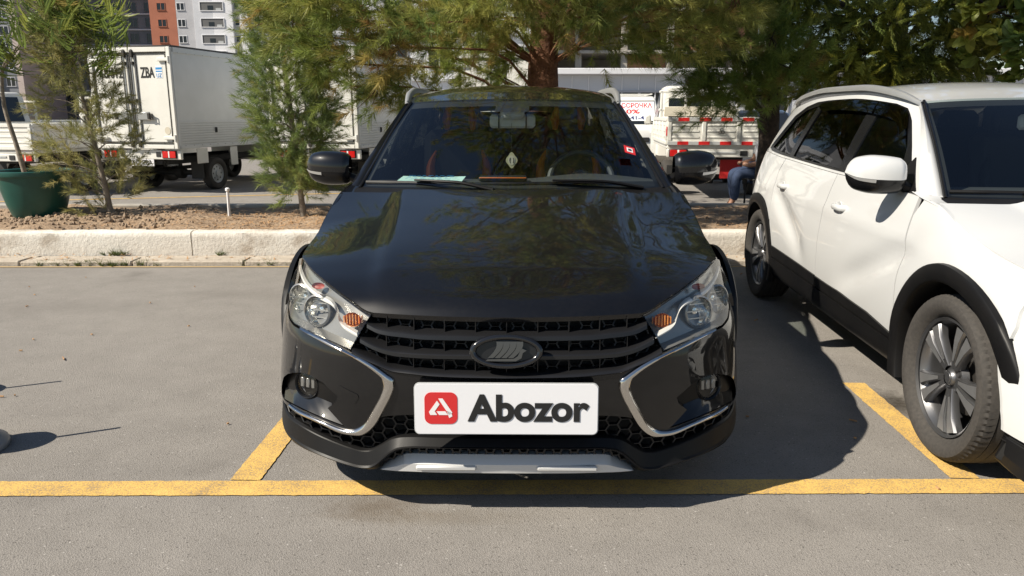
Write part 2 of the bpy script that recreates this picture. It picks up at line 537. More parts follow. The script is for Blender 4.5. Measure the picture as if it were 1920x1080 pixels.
def text_obj(name, s, size, mat, parent, M4, bold=0.0, width=None, ext=.0015, cx=True):
    cu = bpy.data.curves.new(name, 'FONT'); cu.body = s; cu.size = size; cu.offset = bold; cu.extrude = ext
    cu.align_x = 'CENTER' if cx else 'LEFT'; cu.align_y = 'CENTER'
    tmp = bpy.data.objects.new(name + '_tmp', cu); COL.objects.link(tmp)
    dg = bpy.context.evaluated_depsgraph_get(); dg.update()
    me = bpy.data.meshes.new_from_object(tmp.evaluated_get(dg))
    bpy.data.objects.remove(tmp, do_unlink=True); bpy.data.curves.remove(cu)
    V = np.array([tuple(v.co) for v in me.vertices])
    V[:, 1] -= (V[:, 1].max() + V[:, 1].min()) / 2
    if width:
        w = V[:, 0].max() - V[:, 0].min(); V[:, 0] = (V[:, 0] - (V[:, 0].max() + V[:, 0].min()) / 2) * width / w
    V = V @ M4[:3, :3].T + M4[:3, 3]
    for v, p in zip(me.vertices, V): v.co = p
    me.materials.clear(); me.materials.append(mat)
    o = bpy.data.objects.new(name, me); COL.objects.link(o)
    if parent is not None: o.parent = parent
    return o

# ------------------------------------------------------------------ ground, markings, planting strip
def sheet(name, pts, z, mat, kind='structure', label=None):
    m = MB(); m.add([(x, y, z) for x, y in pts], [tuple(range(len(pts)))])
    o = tag(m.obj(name, mat, None, smooth=False), label, kind=kind)
    return o
ground = sheet('ground', [(-400, -60), (400, -60), (400, 500), (-400, 500)], 0, M['asphalt'], label='grey sunlit asphalt of the car park')
M['yellow_old'] = vary('faded_line_paint', (.36, .26, .13), (.46, .33, .16), 14, .9)
def strip(name, a, b, w, z=.004, label=None, mat='yellow'):
    a = np.array(a, float); b = np.array(b, float); d = (b - a) / np.linalg.norm(b - a); n = np.array((-d[1], d[0])) * w / 2
    k = max(8, int(min(np.linalg.norm(b - a), 9) / .02)); g = np.random.default_rng(int(abs(a[0] * 100)) + 5)
    t = np.linspace(0, 1, k)[:, None]; dn = n / np.linalg.norm(n)
    lo = a + (b - a) * t - n + dn * g.normal(0, .0011, (k, 1)); hi = a + (b - a) * t + n + dn * g.normal(0, .0011, (k, 1))
    m = MB().grid(np.stack([np.c_[lo, np.full(k, z)], np.c_[hi, np.full(k, z)]]), flip=True)
    return tag(m.obj(name, M[mat], None, smooth=False), label, kind='structure')
strip('road_marking', (-4, 2.514), (4, 2.558), .110, label='long yellow line along the front of the parking bays')
strip('road_marking', (-.987, 2.592), (-.955, 3.64), .112, .004, 'short yellow bay tick beside the black car')
strip('road_marking', (1.683, 2.607), (1.720, 3.64), .108, .004, 'short yellow bay tick under the white car')
strip('road_marking', (-16, 6.60), (16, 6.72), .045, mat='yellow_old', label='thin yellow line at the foot of the low wall')
strip('road_marking', (-9.0, 11.6), (-1.2, 13.6), .09, label='thin slanting yellow line in the far car park')
strip('road_marking', (2.4, 10.7), (9.0, 11.3), .09, label='yellow line in the far car park behind the white car')

# low limewashed wall: blocks laid end to end, and a kerb course in front of it
wall = empty('low_wall', (0, 7.086, 0), R(.4))
tag(wall, 'low limewashed concrete wall along the planting strip', 'wall')
x = -12.4; k = 0
while x < 12.4:
    ln = 2.35 + .3 * math.sin(k * 2.1)
    n = max(8, int(ln / .09)); g = np.random.default_rng(40 + k)
    prof = [(0, 0), (0, .10), (0, .20), (.004, .238), (.018, .250), (.07, .252), (.13, .252), (.178, .248), (.19, .235), (.19, 0)]
    rows = []
    for xx in np.linspace(0, ln - .012, n):
        rows.append([(xx, y + (g.normal(0, .0022) if y < .1 else 0) + .003 * math.sin(xx * 3 + k), z + (g.normal(0, .0030) if z > .2 else 0)) for y, z in prof])
    m = MB().grid(np.array(rows), flip=True)
    npf = len(prof)
    m.add(np.array(rows[0]), [tuple(range(npf))]); m.add(np.array(rows[-1]), [tuple(reversed(range(npf)))])
    m.obj('wall_block', M['limewash'], wall, loc=(x, g.normal(0, .003), 0), angle=50)
    x += ln; k += 1
kerb = empty('kerb', (0, 6.72, 0), R(.4)); tag(kerb, kind='structure')
x = -12.4; k = 0
while x < 12.4:
    ln = 1.0; g = np.random.default_rng(90 + k)
    m = MB().box((ln / 2, .115, .012), (ln - .012, .225, .064), .010); m.box((ln / 2, .292, .006), (ln - .010, .125, .050), .008)
    m.obj('kerb_stone', M['kerb'], kerb, loc=(x, g.normal(0, .004), g.normal(0, .002)), smooth=False)
    x += ln; k += 1
bk = empty('kerb', (0, 9.52, 0), R(.4)); tag(bk, kind='structure')
x = -14; k = 0
while x < 14:
    MB().box((.5, .06, .11), (.99, .12, .24), .012).obj('kerb_stone', M['kerb_grey'], bk, loc=(x, random.gauss(0, .004), random.gauss(0, .003)), smooth=False)
    x += 1.0; k += 1

def soil_z(x, y):
    return .205 + .028 * np.sin(x * 1.7 + y) * np.sin(y * 2.3) + .018 * np.sin(x * 4.3 + 2 * y) + .012 * np.sin(9 * x - 5 * y) * np.sin(7 * y) - .03 * np.clip((7.5 - y) / .3, 0, 1)
xs = np.linspace(-13.5, 13.5, 260); ys = np.linspace(7.27, 9.54, 44)
X, Y = np.meshgrid(xs, ys, indexing='ij')
Z = soil_z(X, Y) + rng.normal(0, .005, X.shape)
MBs = MB().grid(np.stack([X, Y, Z], -1), flip=False)
tag(MBs.obj('soil', M['soil'], None), 'bare dry soil of the planting strip', kind='structure')
# clods and litter, nobody could count them
m = MB()
ico_v = np.array([(0, 0, 1), (.894, 0, .447), (.276, .851, .447), (-.724, .526, .447), (-.724, -.526, .447), (.276, -.851, .447), (.724, .526, -.447), (-.276, .851, -.447), (-.894, 0, -.447), (-.276, -.851, -.447), (.724, -.526, -.447), (0, 0, -1)])
ico_f = [(0, 1, 2), (0, 2, 3), (0, 3, 4), (0, 4, 5), (0, 5, 1), (1, 6, 2), (2, 7, 3), (3, 8, 4), (4, 9, 5), (5, 10, 1), (2, 6, 7), (3, 7, 8), (4, 8, 9), (5, 9, 10), (1, 10, 6), (7, 6, 11), (8, 7, 11), (9, 8, 11), (10, 9, 11), (6, 10, 11)]
for i in range(1500):
    if i < 900:
        x = rng.uniform(-7.5, -3.6); y = rng.uniform(7.4, 9.2) if rng.random() < .5 else rng.normal(8.3, .25); r = rng.uniform(.008, .028) * (1.6 if rng.random() < .08 else 1)
        y = min(max(y, 7.36), 9.4)
    else:
        x = rng.uniform(-9, 9); y = rng.uniform(7.4, 9.4); r = rng.uniform(.006, .018)
    s = rng.uniform(.6, 1.2, 3) * r
    V = ico_v * s * rng.uniform(.75, 1.2, (12, 1))
    a = rng.uniform(0, 6.28); V = V @ np.array([[math.cos(a), -math.sin(a), 0], [math.sin(a), math.cos(a), 0], [0, 0, 1]])
    m.add(V + np.array((x, y, float(soil_z(x, y)) + r * .25)), ico_f)
tag(m.obj('dry_clods', M['stone'], None, smooth=False), 'loose clods and pebbles strewn over the planting strip', 'soil clods', kind='stuff')
m = MB()
for i in range(5200):
    if i < 4700:
        x = rng.normal(-2.4, .9) if i < 2200 else rng.uniform(1.2, 5.5); y = rng.uniform(7.38, 9.45)
        z = float(soil_z(x, y)) + rng.uniform(.002, .014)
    else:
        x = rng.uniform(-6, 6); y = rng.uniform(6.72, 7.05); z = .047
    a = rng.uniform(0, 6.28); ln = rng.uniform(.03, .085); w = rng.uniform(.003, .010)
    d = np.array((math.cos(a), math.sin(a), rng.uniform(-.1, .35))) * ln; nn = np.array((-math.sin(a), math.cos(a), 0)) * w
    p = np.array((x, y, z))
    m.add([p - nn, p + nn, p + d], [(0, 1, 2)])
tag(m.obj('needle_litter', M['litter'], None, smooth=False), 'brown fallen needles and dry leaves on the planting strip', 'litter', kind='stuff')
# specks and twigs on the asphalt
m = MB()
for i in range(70):
    x = rng.uniform(-4, 3.5); y = rng.uniform(1.9, 6.4); a = rng.uniform(0, 6.28); ln = rng.uniform(.006, .02) if i < 50 else rng.uniform(.03, .06)
    m.box((0, 0, .004), (ln, .006 if i < 50 else .004, .006), 0, xf((x, y, .004), (0, 0, a)))
tag(m.obj('ground_litter', M['litter'], None, smooth=False), 'scattered specks and twigs on the asphalt', 'litter', kind='stuff')

# ------------------------------------------------------------------ the crossover estate car (built twice: black, white)
# local frame: x across (0 = centre line), y from the nose to the tail, z up
WR, FA, WB = .325, .97, 2.74                       # wheel radius, front axle, wheelbase
RA = FA + WB
_p = pchip([0, .2, .35, .5, .6, .7, .76, .8, .84, .87, .89, .91], [0, .006, .022, .055, .1, .175, .245, .31, .41, .53, .65, .80])
_k = pchip([.05, .3, .5, .57, .63, .69, .74, .8, .9], [.85, .85, 1.0, 1.06, 1.20, 1.38, 1.48, 1.55, 1.6])
_b = pchip([.05, .2, .3, .45, .53, .69, .8], [.06, .03, .015, 0, 0.003, .045, .09])
_A = np.linspace(0, .91, 400); _L = np.r_[0, np.cumsum(np.hypot(np.diff(_A), np.diff(_p(_A))))]
def front(a, z, off=0.0):                          # a >= 0
    return np.stack([np.asarray(a, float), _p(a) * _k(z) + _b(z) + off, np.asarray(z, float)], -1)
def front_l(off=0.0):
    def f(l, z):
        a = np.interp(l, _L, _A)
        return a, _p(a) * _k(z) + _b(z) + off, z
    return f
def al(poly):                                      # outline in (a, z) -> arc-length outline
    P = np.array(poly, float)
    return np.stack([np.interp(P[:, 0], _A, _L), P[:, 1]], 1)
_zs = pchip([.45, .65, .82, 1.03, 1.30, 1.7, 2.5, 3.5, 4.1, 4.4], [.775, .812, .833, .887, .968, .985, 1.0, 1.03, 1.05, 1.05])
_xs = pchip([.45, .65, .82, 1.03, 1.30, 1.7, 2.5, 3.5, 4.0, 4.25, 4.42], [.735, .788, .80, .81, .80, .80, .80, .795, .76, .68, .55])
_w = pchip([.45, .62, .9, 1.3, 2.0, 2.8, 3.3, 3.64, 3.95, 4.2, 4.42], [.845, .88, .89, .882, .88, .88, .885, .893, .87, .79, .64])
_zr = pchip([1.3, 2.03, 2.3, 2.8, 3.4, 4.0, 4.25, 4.4], [1.36, 1.385, 1.42, 1.448, 1.442, 1.395, 1.35, 1.30])
_xr = pchip([1.3, 2.03, 2.3, 2.8, 3.4, 4.0, 4.25, 4.4], [.555, .57, .592, .605, .595, .555, .52, .48])
def side_x(Y, z):
    Y = np.asarray(Y, float); z = np.asarray(z, float)
    zs, xs, w = _zs(Y), _xs(Y), _w(Y)
    t = np.clip((zs - z) / (zs - .55), 0, 1)
    x = xs + (w - xs) * (1 - (1 - t) ** 2.1)
    x = x - .035 * np.clip((.55 - z) / .3, 0, 2) ** 2
    # pressed hollows of the doors: a slanting scoop behind each front arch and ahead of each rear arch
    def scoop(yc, zc, slope, ly, lz, d):
        u = (Y - yc); v = (z - zc) - slope * u
        return d * np.exp(-(u / ly) ** 4) * np.exp(-(v / lz) ** 2)
    x = x - scoop(1.70, .62, -.42, .36, .07, .030) - scoop(3.05, .68, .42, .34, .07, .026)
    x = x + .006 * np.exp(-((z - .80 - .02 * (Y - 2)) / .03) ** 2) * np.clip((Y - 1.1) / .3, 0, 1) * np.clip((4.0 - Y) / .3, 0, 1)
    return x
def side(off=0.0):
    return lambda Y, z: (side_x(Y, z) + off, np.asarray(Y, float), np.asarray(z, float))
def gs(off=0.0):
    def f(Y, z):
        zs, xs, zr, xr = _zs(Y), _xs(Y) - .010, _zr(Y), _xr(Y)
        t = np.clip((z - zs) / (zr - zs), -.2, 1.1)
        return xs + (xr - xs) * np.sign(t) * np.abs(t) ** 1.18 + off, np.asarray(Y, float), np.asarray(z, float)
    return f
ARC = .372
def arc_pts(cy, r, z0, z1=None, n=24, cz=WR):
    """arch outline from its front foot over the top to its rear foot, in (Y, z)"""
    a0 = math.pi - math.asin(np.clip((z0 - cz) / r, -1, 1)); a1 = math.asin(np.clip(((z0 if z1 is None else z1) - cz) / r, -1, 1))
    st = 1.17 if cy == FA else 1.0                 # the front arch reaches further ahead of the wheel
    return [(cy + r * math.cos(t) * (st if math.cos(t) < 0 else 1.0), cz + r * math.sin(t)) for t in np.linspace(a0, a1, n)]

F = {}
M['fog_silver'] = solid('fog_lamp_silver', (.30, .30, .30), .3, .6)
M['cream'] = solid('cream_plastic', (.62, .60, .54), .6)
F['headlight'] = [(.441, .684), (.458, .690), (.510, .715), (.566, .737), (.630, .761), (.690, .778), (.735, .792), (.772, .798), (.800, .782), (.814, .750), (.820, .712), (.822, .665), (.810, .632), (.785, .612), (.752, .604), (.71, .605), (.634, .598), (.569, .587), (.508, .573), (.475, .631)]
F['swoosh'] = [(.800, .752), (.765, .737), (.724, .722), (.680, .712), (.636, .704), (.604, .699), (.585, .690), (.572, .676), (.564, .661), (.556, .646), (.541, .635), (.516, .625), (.489, .615)]
F['grille'] = [(0, .687), (.141, .686), (.242, .685), (.337, .686), (.434, .684), (.457, .647), (.481, .608), (.501, .571), (.472, .557), (.425, .541), (.359, .520), (.303, .516), (.248, .512), (.141, .509), (0, .508)]
F['slat1'] = [(.456, .650), (.415, .636), (.375, .631), (.336, .629), (.261, .625), (.124, .625), (0, .624)]
F['slat2'] = [(.478, .604), (.426, .584), (.386, .574), (.347, .569), (.260, .567), (.113, .567), (0, .566)]
F['cout'] = [(.715, .607), (.63, .600), (.567, .586), (.507, .569), (.435, .539), (.381, .506), (.363, .493), (.359, .472), (.371, .434), (.391, .393), (.411, .355), (.430, .324), (.457, .295), (.488, .278), (.540, .276), (.626, .296), (.683, .304), (.730, .306), (.775, .312)]
F['cin'] = [(.712, .599), (.63, .586), (.567, .571), (.506, .553), (.453, .527), (.422, .506), (.406, .491), (.400, .465), (.410, .433), (.432, .391), (.450, .359), (.464, .335), (.482, .316), (.511, .301), (.538, .298), (.625, .313), (.682, .320), (.730, .321), (.772, .324)]
F['recess'] = [(.838, .312), (.830, .350), (.806, .400), (.776, .428), (.744, .445), (.708, .459), (.663, .462), (.613, .449), (.560, .413), (.567, .390), (.600, .362), (.541, .304), (.624, .319), (.682, .326), (.748, .328), (.80, .316)]
F['lip_top'] = [(.874, .285), (.85, .275), (.796, .262), (.742, .262), (.631, .247), (.536, .229), (.488, .222), (.464, .225), (.426, .247), (.375, .280), (.338, .288), (.267, .291), (.162, .291), (0, .291)]
F['lip_ridge'] = [(.878, .225), (.855, .208), (.80, .197), (.760, .194), (.629, .184), (.531, .171), (.493, .167), (.463, .170), (.439, .183), (.412, .209), (.381, .238), (.355, .253), (.288, .262), (0, .265)]
F['lip_bot'] = [(.874, .19), (.85, .165), (.795, .152), (.737, .156), (.681, .157), (.569, .147), (.505, .141), (.473, .141), (.440, .148), (.414, .177), (.378, .216), (.341, .234), (.289, .246), (0, .252)]

def hexnet(poly, cw, ch, fn, bar, dep):
    """open net of elongated six-sided cells filling an outline (a, z)"""
    P = np.array(poly); mn, mx = P.min(0), P.max(0)
    segs = {}
    nr = int((mx[1] - mn[1]) / (ch * .5)) + 3; nc = int((mx[0] - mn[0]) / cw) + 3
    for r in range(-1, nr):
        for c in range(-1, nc):
            cx = mn[0] + (c + (.5 if r % 2 else 0)) * cw * 1.0; cy = mn[1] + r * ch * .5
            v = [(cx - cw * .5 + cw * .16, cy), (cx - cw * .2, cy + ch * .5), (cx + cw * .2, cy + ch * .5), (cx + cw * .5 - cw * .16, cy), (cx + cw * .2, cy - ch * .5), (cx - cw * .2, cy - ch * .5)]
            for i in range(6):
                a, b2 = v[i], v[(i + 1) % 6]
                k = tuple(sorted(((round(a[0], 3), round(a[1], 3)), (round(b2[0], 3), round(b2[1], 3)))))
                segs[k] = (a, b2)
    m = MB(); S = list(segs.values())
    mid = np.array([((a[0] + b2[0]) / 2, (a[1] + b2[1]) / 2) for a, b2 in S])
    ok = inside(P, mid)
    for (a, b2), k in zip(S, ok):
        if not k: continue
        p = fn(*a); q = fn(*b2); d = q - p; ln = np.linalg.norm(d)
        if ln < 1e-5: continue
        n = np.array((-d[2], 0, d[0])); n /= max(np.linalg.norm(n), 1e-9)
        V = [p + n * bar, p - n * bar, q - n * bar, q + n * bar]
        V = V + [x + np.array((0, dep, 0)) for x in V]
        m.add(V, [(0, 3, 2, 1), (0, 1, 5, 4), (2, 3, 7, 6), (1, 2, 6, 5), (3, 0, 4, 7)])
    return m

def both(m, name, mat, parent, names=None, **k):
    """one part on each side of the car"""
    a = m.obj(name, mat, parent, **k)
    b2 = m.mirror().obj(name, mat, parent, **k)
    return a, b2

WHEEL = {}
def wheel_meshes():
    """wheel lying with its axle along x, outer face towards +x"""
    if WHEEL: return WHEEL
    t = MB(); W = .205
    hw = W / 2
    prof = [(.232, .060), (.245, .080), (.268, .096), (.290, .101), (.306, .096), (.316, .086), (.321, .074)]
    n = 150
    g = []
    for k in range(n):
        a = 2 * math.pi * k / n; row = []
        for (r, h) in prof: row.append((h, r, a))
        for h0, h1 in ((.066, .040), (.031, .006), (-.004, -.030), (-.039, -.062)):
            row += [(h0 + .004, .3225, a), (h1, .3245 if abs(h1) < .05 else .3225, a), (h1 - .0015, .309, a), (h1 - .007, .309, a)]
        row += [(-.074, .321, a), (-.096, .306, a), (-.101, .290, a), (-.096, .268, a), (-.080, .245, a), (-.060, .232, a)]
        g.append(row)
    g.append(g[0])
    # shoulder sipes: every other step of the shoulder ring is pulled in a little
    V = np.array([[(h, (r - (.007 if (k % 2 and i in (5, 6, 7)) else 0)) * math.cos(a), (r - (.007 if (k % 2 and i in (5, 6, 7)) else 0)) * math.sin(a)) for i, (h, r, a) in enumerate(row)] for k, row in enumerate(g)])
    t.grid(V, flip=False)
    WHEEL['tyre'] = t.mesh('tyre', True, 40)
    b = MB()
    b.lathe([(.222, .066), (.233, .074), (.234, .068), (.229, .060), (.214, .05), (.205, .02), (.198, -.05), (.214, -.09), (.232, -.085)], 64, 'x')
    WHEEL['barrel'] = b.mesh('rim_barrel', True, 40)
    sp = MB(); faces = []
    for k in range(5):
        for s in (-1, 1):
            a = 2 * math.pi * k / 5 + s * .235
            ca, sa = math.cos(a), math.sin(a)
            def pt(r, tt, x): return (x, r * ca - tt * sa, r * sa + tt * ca)
            # spoke body tapering from hub to rim
            V = []
            for r, hwid, xo, xi in ((.045, .013, .052, .02), (.10, .015, .060, .03), (.16, .021, .066, .034), (.214, .032, .064, .03)):
                tt0 = -s * .012 * (r / .2)
                V += [pt(r, tt0 - hwid, xo - .009), pt(r, tt0 - hwid * .75, xo), pt(r, tt0 + hwid * .75, xo), pt(r, tt0 + hwid, xo - .009), pt(r, tt0 + hwid, xi), pt(r, tt0 - hwid, xi)]
            F_ = [(i * 6 + j, i * 6 + (j + 1) % 6, (i + 1) * 6 + (j + 1) % 6, (i + 1) * 6 + j) for i in range(3) for j in range(6)]
            sp.add(V, F_)
            if True:
                V = []
                for r, hwid, xo in ((.075, .006, .0592), (.16, .0150, .0668), (.213, .0235, .0650)):
                    tt0 = -s * .012 * (r / .2)
                    V += [pt(r, tt0 - hwid, xo), pt(r, tt0 + hwid, xo)]
                faces.append(MB().add(V, [(0, 1, 3, 2), (2, 3, 5, 4)]).mesh('spoke_face', False))
        a = 2 * math.pi * (k + .5) / 5
        sp.lathe([(0, .046), (.009, .046), (.010, .02)], 8, 'x', xf((0, .052 * math.cos(a), .052 * math.sin(a))))
    sp.lathe([(0, .058), (.026, .058), (.031, .053), (.034, .045), (.062, .036), (.07, .012)], 32, 'x')
    WHEEL['spokes'] = sp.mesh('spokes', True, 30)
    WHEEL['faces'] = faces
    c = MB(); c.lathe([(0, .0605), (.018, .0605), (.020, .0585), (.026, .0585)], 32, 'x')
    WHEEL['cap'] = c.mesh('hub_cap', True)
    d = MB(); d.lathe([(.05, -.005), (.145, -.005), (.145, -.025), (.05, -.025)], 40, 'x'); d.box((-.03, .0, .135), (.09, .12, .07), .01)
    WHEEL['disc'] = d.mesh('brake_disc', True)
    return WHEEL
def tyre_mat():
    m, nt, N, L, b = newmat('tyre_rubber')
    co = coordn(N, L)
    n = noise(N, L, co, 22, 5, .6)
    L.new(ramp(N, L, noise(N, L, co, 70, 5, .65), [(.35, (.036, .033, .030)), (.7, (.058, .052, .046))]), b.inputs['Base Color']); pset(b, rough=.85)
    bump(N, L, b, noise(N, L, co, 120, 3), .15, .003)
    return m
M['tyre'] = tyre_mat()
def put_wheel(parent, x, y, s, spin, steer=0.0):
    w = wheel_meshes()
    r = bpy.data.objects.new('wheel', None); COL.objects.link(r); r.parent = parent
    r.location = (x, y, WR); r.rotation_euler = (spin * s, 0, (0 if s > 0 else math.pi) + steer); r.empty_display_size = .1
    for nm, me, mt in [('tyre', w['tyre'], 'tyre'), ('rim', w['barrel'], 'rim_dark'), ('spokes', w['spokes'], 'rim_dark'), ('hub_cap', w['cap'], 'rim_dark'), ('brake_disc', w['disc'], 'dark_steel')] + [('spoke_face', f, 'rim_light') for f in w['faces']]:
        o = bpy.data.objects.new(nm, me); COL.objects.link(o); o.parent = r
        if not me.materials: me.materials.append(M[mt])
    return r

def build_car(name, label, pm, loc, yaw, plate=True, steer=0.0, seat='orange_seat', side_glass='light_tint', dark_lamps=False):
    PM = M[pm]
    car = empty(name, loc, -yaw)
    tag(car, label, 'car', 'matching crossover cars parked side by side')
    # ---------------- bonnet
    E_ = crom([tuple(front(a, z, .006) + (0, 0, .004)) for a, z in ((.436, .687), (.458, .691), (.51, .716), (.566, .738), (.63, .762), (.69, .779), (.735, .793), (.772, .800))] + [(.786, .60, .811), (.794, .70, .822), (.797, .80, .836), (.802, .93, .862), (.806, 1.03, .890), (.803, 1.15, .925), (.790, 1.285, .966)], 60)
    C_ = crom([(0, .048, .690), (0, .062, .708), (0, .10, .733), (0, .2, .768), (0, .45, .836), (0, .8, .912), (0, 1.15, .973)], 60)
    G = []
    for i in range(60):
        row = []
        for q in np.linspace(-1, 1, 61):
            aq = abs(q); e = E_[i]; c = C_[i]
            x = q * e[0]; y = c[1] + (e[1] - c[1]) * aq ** 2.0
            z = c[2] + (e[2] - c[2]) * aq ** 2.6
            s = i / 59
            fade = min(1, s / .22) ** 1.5
            u = (abs(x) - (.435 + .085 * s)) / .035
            z += (.016 * (1 - 1 / (1 + math.exp(-u * 3.6))) - .0) * fade - .013 * .0
            row.append((x, y, z))
        G.append(row)
    G = np.array(G)
    h = MB().grid(G, flip=False).rim(G, (0, .25, -1), .016)
    hood = h.obj('bonnet', PM, car, angle=50)
    for s in (-1, 1):
        nz = MB(); nz.box((s * .27, 1.02, .953), (.022, .014, .008), .003); nz.obj('washer_nozzle', M['plastic'], hood)
    # dark engine bay and body shell behind the panels, so gaps stay dark
    sh = MB()
    sh.box((0, .83, .46), (1.46, 1.06, .36), .05)
    sh.box((0, .72, .62), (1.1, .72, .10), .04)
    sh.box((0, 2.55, .34), (1.60, 2.4, .26), .05)
    sh.box((0, 4.0, .55), (1.2, .5, .5), .05)
    sh.box((0, 2.5, .27), (1.1, 3.9, .14), .03)
    sh.obj('inner_shell', M['matte_black'], car)
    # ---------------- front bumper skin
    outer = [(0, .503), (.141, .503), (.248, .506), (.303, .510), (.359, .514), (.425, .535), (.472, .551), (.503, .566), (.569, .581), (.634, .592), (.71, .598), (.752, .597), (.79, .605), (.818, .626), (.832, .648), (.846, .60), (.872, .59), (.877, .55), (.880, .45), (.881, .36), (.879, .30), (.858, .294), (.80, .304), (.754, .307), (.726, .305), (.683, .305), (.626, .296), (.54, .276), (.488, .278), (.457, .295), (.43, .324), (.411, .355), (.387, .361), (.335, .368), (.177, .378), (0, .38)]
    def tw(m, nm, mt, par=car, **k):
        V = MB(); V.add(np.concatenate(m.v), m.f); mm = m.mirror(); V.add(np.concatenate(mm.v), mm.f)
        return V.obj(nm, mt, par, **k)
    rec = al(F['recess'])
    bm_ = region(al(outer), [rec], front_l(0), .017, (0, 1, 0), .014, .055)
    bumper = tw(bm_, 'front_bumper', PM, angle=45)
    # seams drawn as the tow-eye cover standing proud, one on this side of the nose only
    hk = region(al([(.574, .425), (.562, .446), (.551, .452), (.487, .429), (.484, .418), (.498, .394)]), [], front_l(-.0022), .012, (0, 1, 0), .004)
    hk.mirror().obj('tow_eye_cover', PM, bumper)
    both(region(al([(.845, .30), (.838, .350), (.812, .405), (.78, .434), (.708, .466), (.663, .469), (.609, .455), (.553, .413), (.56, .385), (.592, .362), (.54, .33), (.84, .30)]), [], front_l(.045), .03, rim=False), 'fog_recess', M['plastic'], bumper)
    # sloping gloss ledge under the fog lamp
    lo = resamp([front(a, z, .004) for a, z in ((.81, .316), (.748, .330), (.682, .328), (.624, .321), (.541, .306))], 24)
    hi = resamp([front(a, z, .044) for a, z in ((.82, .352), (.748, .368), (.682, .374), (.64, .372), (.596, .364))], 24)
    G2 = np.stack([lo + (hi - lo) * t for t in np.linspace(0, 1, 6)])
    both(MB().grid(G2, flip=True), 'fog_ledge', PM, bumper)
    # fog lamps
    c0 = front(.690, .412, .040)
    for s in (-1, 1):
        f = empty('fog_lamp', (s * c0[0], c0[1], c0[2])); f.parent = bumper
        f.rotation_euler = (R(-4), 0, s * R(24))
        b = MB(); b.lathe([(.052, .02), (.054, -.004), (.049, -.010), (.043, -.004), (.041, .012), (0, .02)], 36, 'y'); b.obj('bezel', M['gloss_black'], f)
        b = MB(); b.lathe([(.040, .010), (.036, .014), (.0, .017)], 24, 'y')
        for k in (-1, 0, 1): b.box((k * .023, .003, .004), (.017, .012, .036), .003)
        b.obj('led_row', M['fog_silver'], f)
        b = MB(); b.lathe([(.042, -.004), (.030, -.007), (.016, -.009), (0, -.0095)], 32, 'y'); b.obj('lens', M['lens'], f)
    # chrome swoop round the fog bay
    n = 120
    co_, ci_ = crom(F['cout'], n), crom(F['cin'], n)
    rows = []
    for t, o_ in ((0, .004), (.04, -.006), (.2, -.012), (.5, -.0155), (.8, -.012), (.96, -.006), (1, .004)):
        q = co_ * (1 - t) + ci_ * t
        rows.append(front(q[:, 0], q[:, 1], o_))
    both(MB().grid(np.array(rows), flip=False), 'chrome_trim', M['chrome'], bumper, angle=70)
    # ---------------- grille
    gr = empty('grille'); gr.parent = car
    tw(region(al([(0, .70), (.44, .70), (.53, .56), (.36, .50), (0, .49)]), [], front_l(.085), .05, rim=False), 'back_panel', M['matte_black'], gr)
    gnet = hexnet(F['grille'], .074, .036, lambda a, z: front(a, z, .046), .0010, .016)
    tw(gnet, 'mesh', M['mesh_black'], gr, smooth=False)
    for key in ('slat1', 'slat2'):
        q = crom(F[key], 60)
        q = np.concatenate([q * [-1, 1], q[::-1][1:]])
        def pl(dz, off): 
            p = front(np.abs(q[:, 0]), q[:, 1] + dz, off); p[:, 0] = q[:, 0]; return p
        m = MB().grid(np.array([pl(-.012, .050), pl(-.010, .012), pl(-.007, .007), pl(.004, .006), pl(.008, .010), pl(.020, .055), pl(.012, .058), pl(-.012, .050)]), flip=True)
        m.obj('slat', M['slat_black'], gr, angle=35)
    for x in (0, .1, .2, .3, .39):
        for z0, z1 in ((.515 + .05 * max(0, x - .27), .560 + (.02 if x > .35 else 0)), (.576, .618 + (.008 if x > .35 else 0)), (.634, .683)):
            p, q = front(x, z0, .03), front(x, z1, .03)
            for s in ((1, -1) if x else (1,)):
                MB().box((s * x, (p[1] + q[1]) / 2, (z0 + z1) / 2), (.0028, .02, z1 - z0)).obj('divider', M['slat_black'], gr, smooth=False)
    # painted sill under the grille and black strip above it
    q = crom([(.503, .568), (.472, .554), (.425, .537), (.359, .516), (.303, .512), (.248, .508), (.141, .505), (0, .504)], 60)
    q = np.concatenate([q * [-1, 1], q[::-1][1:]])
    def pl(dz, off):
        p = front(np.abs(q[:, 0]), q[:, 1] + dz, off); p[:, 0] = q[:, 0]; return p
    MB().grid(np.array([pl(-.004, .006), pl(-.003, -.004), pl(.001, -.008), pl(.007, -.004), pl(.012, .02), pl(.014, .07)]), flip=True).obj('grille_sill', M['slat_black'], gr, angle=50)
    # emblem
    em = empty('emblem', (0, float(front(0, .592, -.012)[1]), .592)); em.parent = gr
    em.rotation_euler = (R(-10), 0, 0)
    b = MB(); ring = []
    for k in range(49):
        a = 2 * math.pi * k / 48
        row = []
        for j in range(13):
            t = 2 * math.pi * j / 12
            rx, rz = .106 + .011 * math.cos(t), .046 + .010 * math.cos(t)
            row.append((rx * math.cos(a), -.010 * math.sin(t), rz * math.sin(a)))
        ring.append(row)
    b.grid(ring); b.obj('oval_ring', M['badge_black'], em)
    b = MB(); b.prism([(.104 * math.cos(2 * math.pi * k / 40), .044 * math.sin(2 * math.pi * k / 40)) for k in range(40)], .03, xf((0, .004, 0), (R(-90), 0, 0)))
    b.obj('backing', M['slat_black'], em)
    b = MB()
    Mx = xf((0, .003, 0), (R(90), 0, 0))
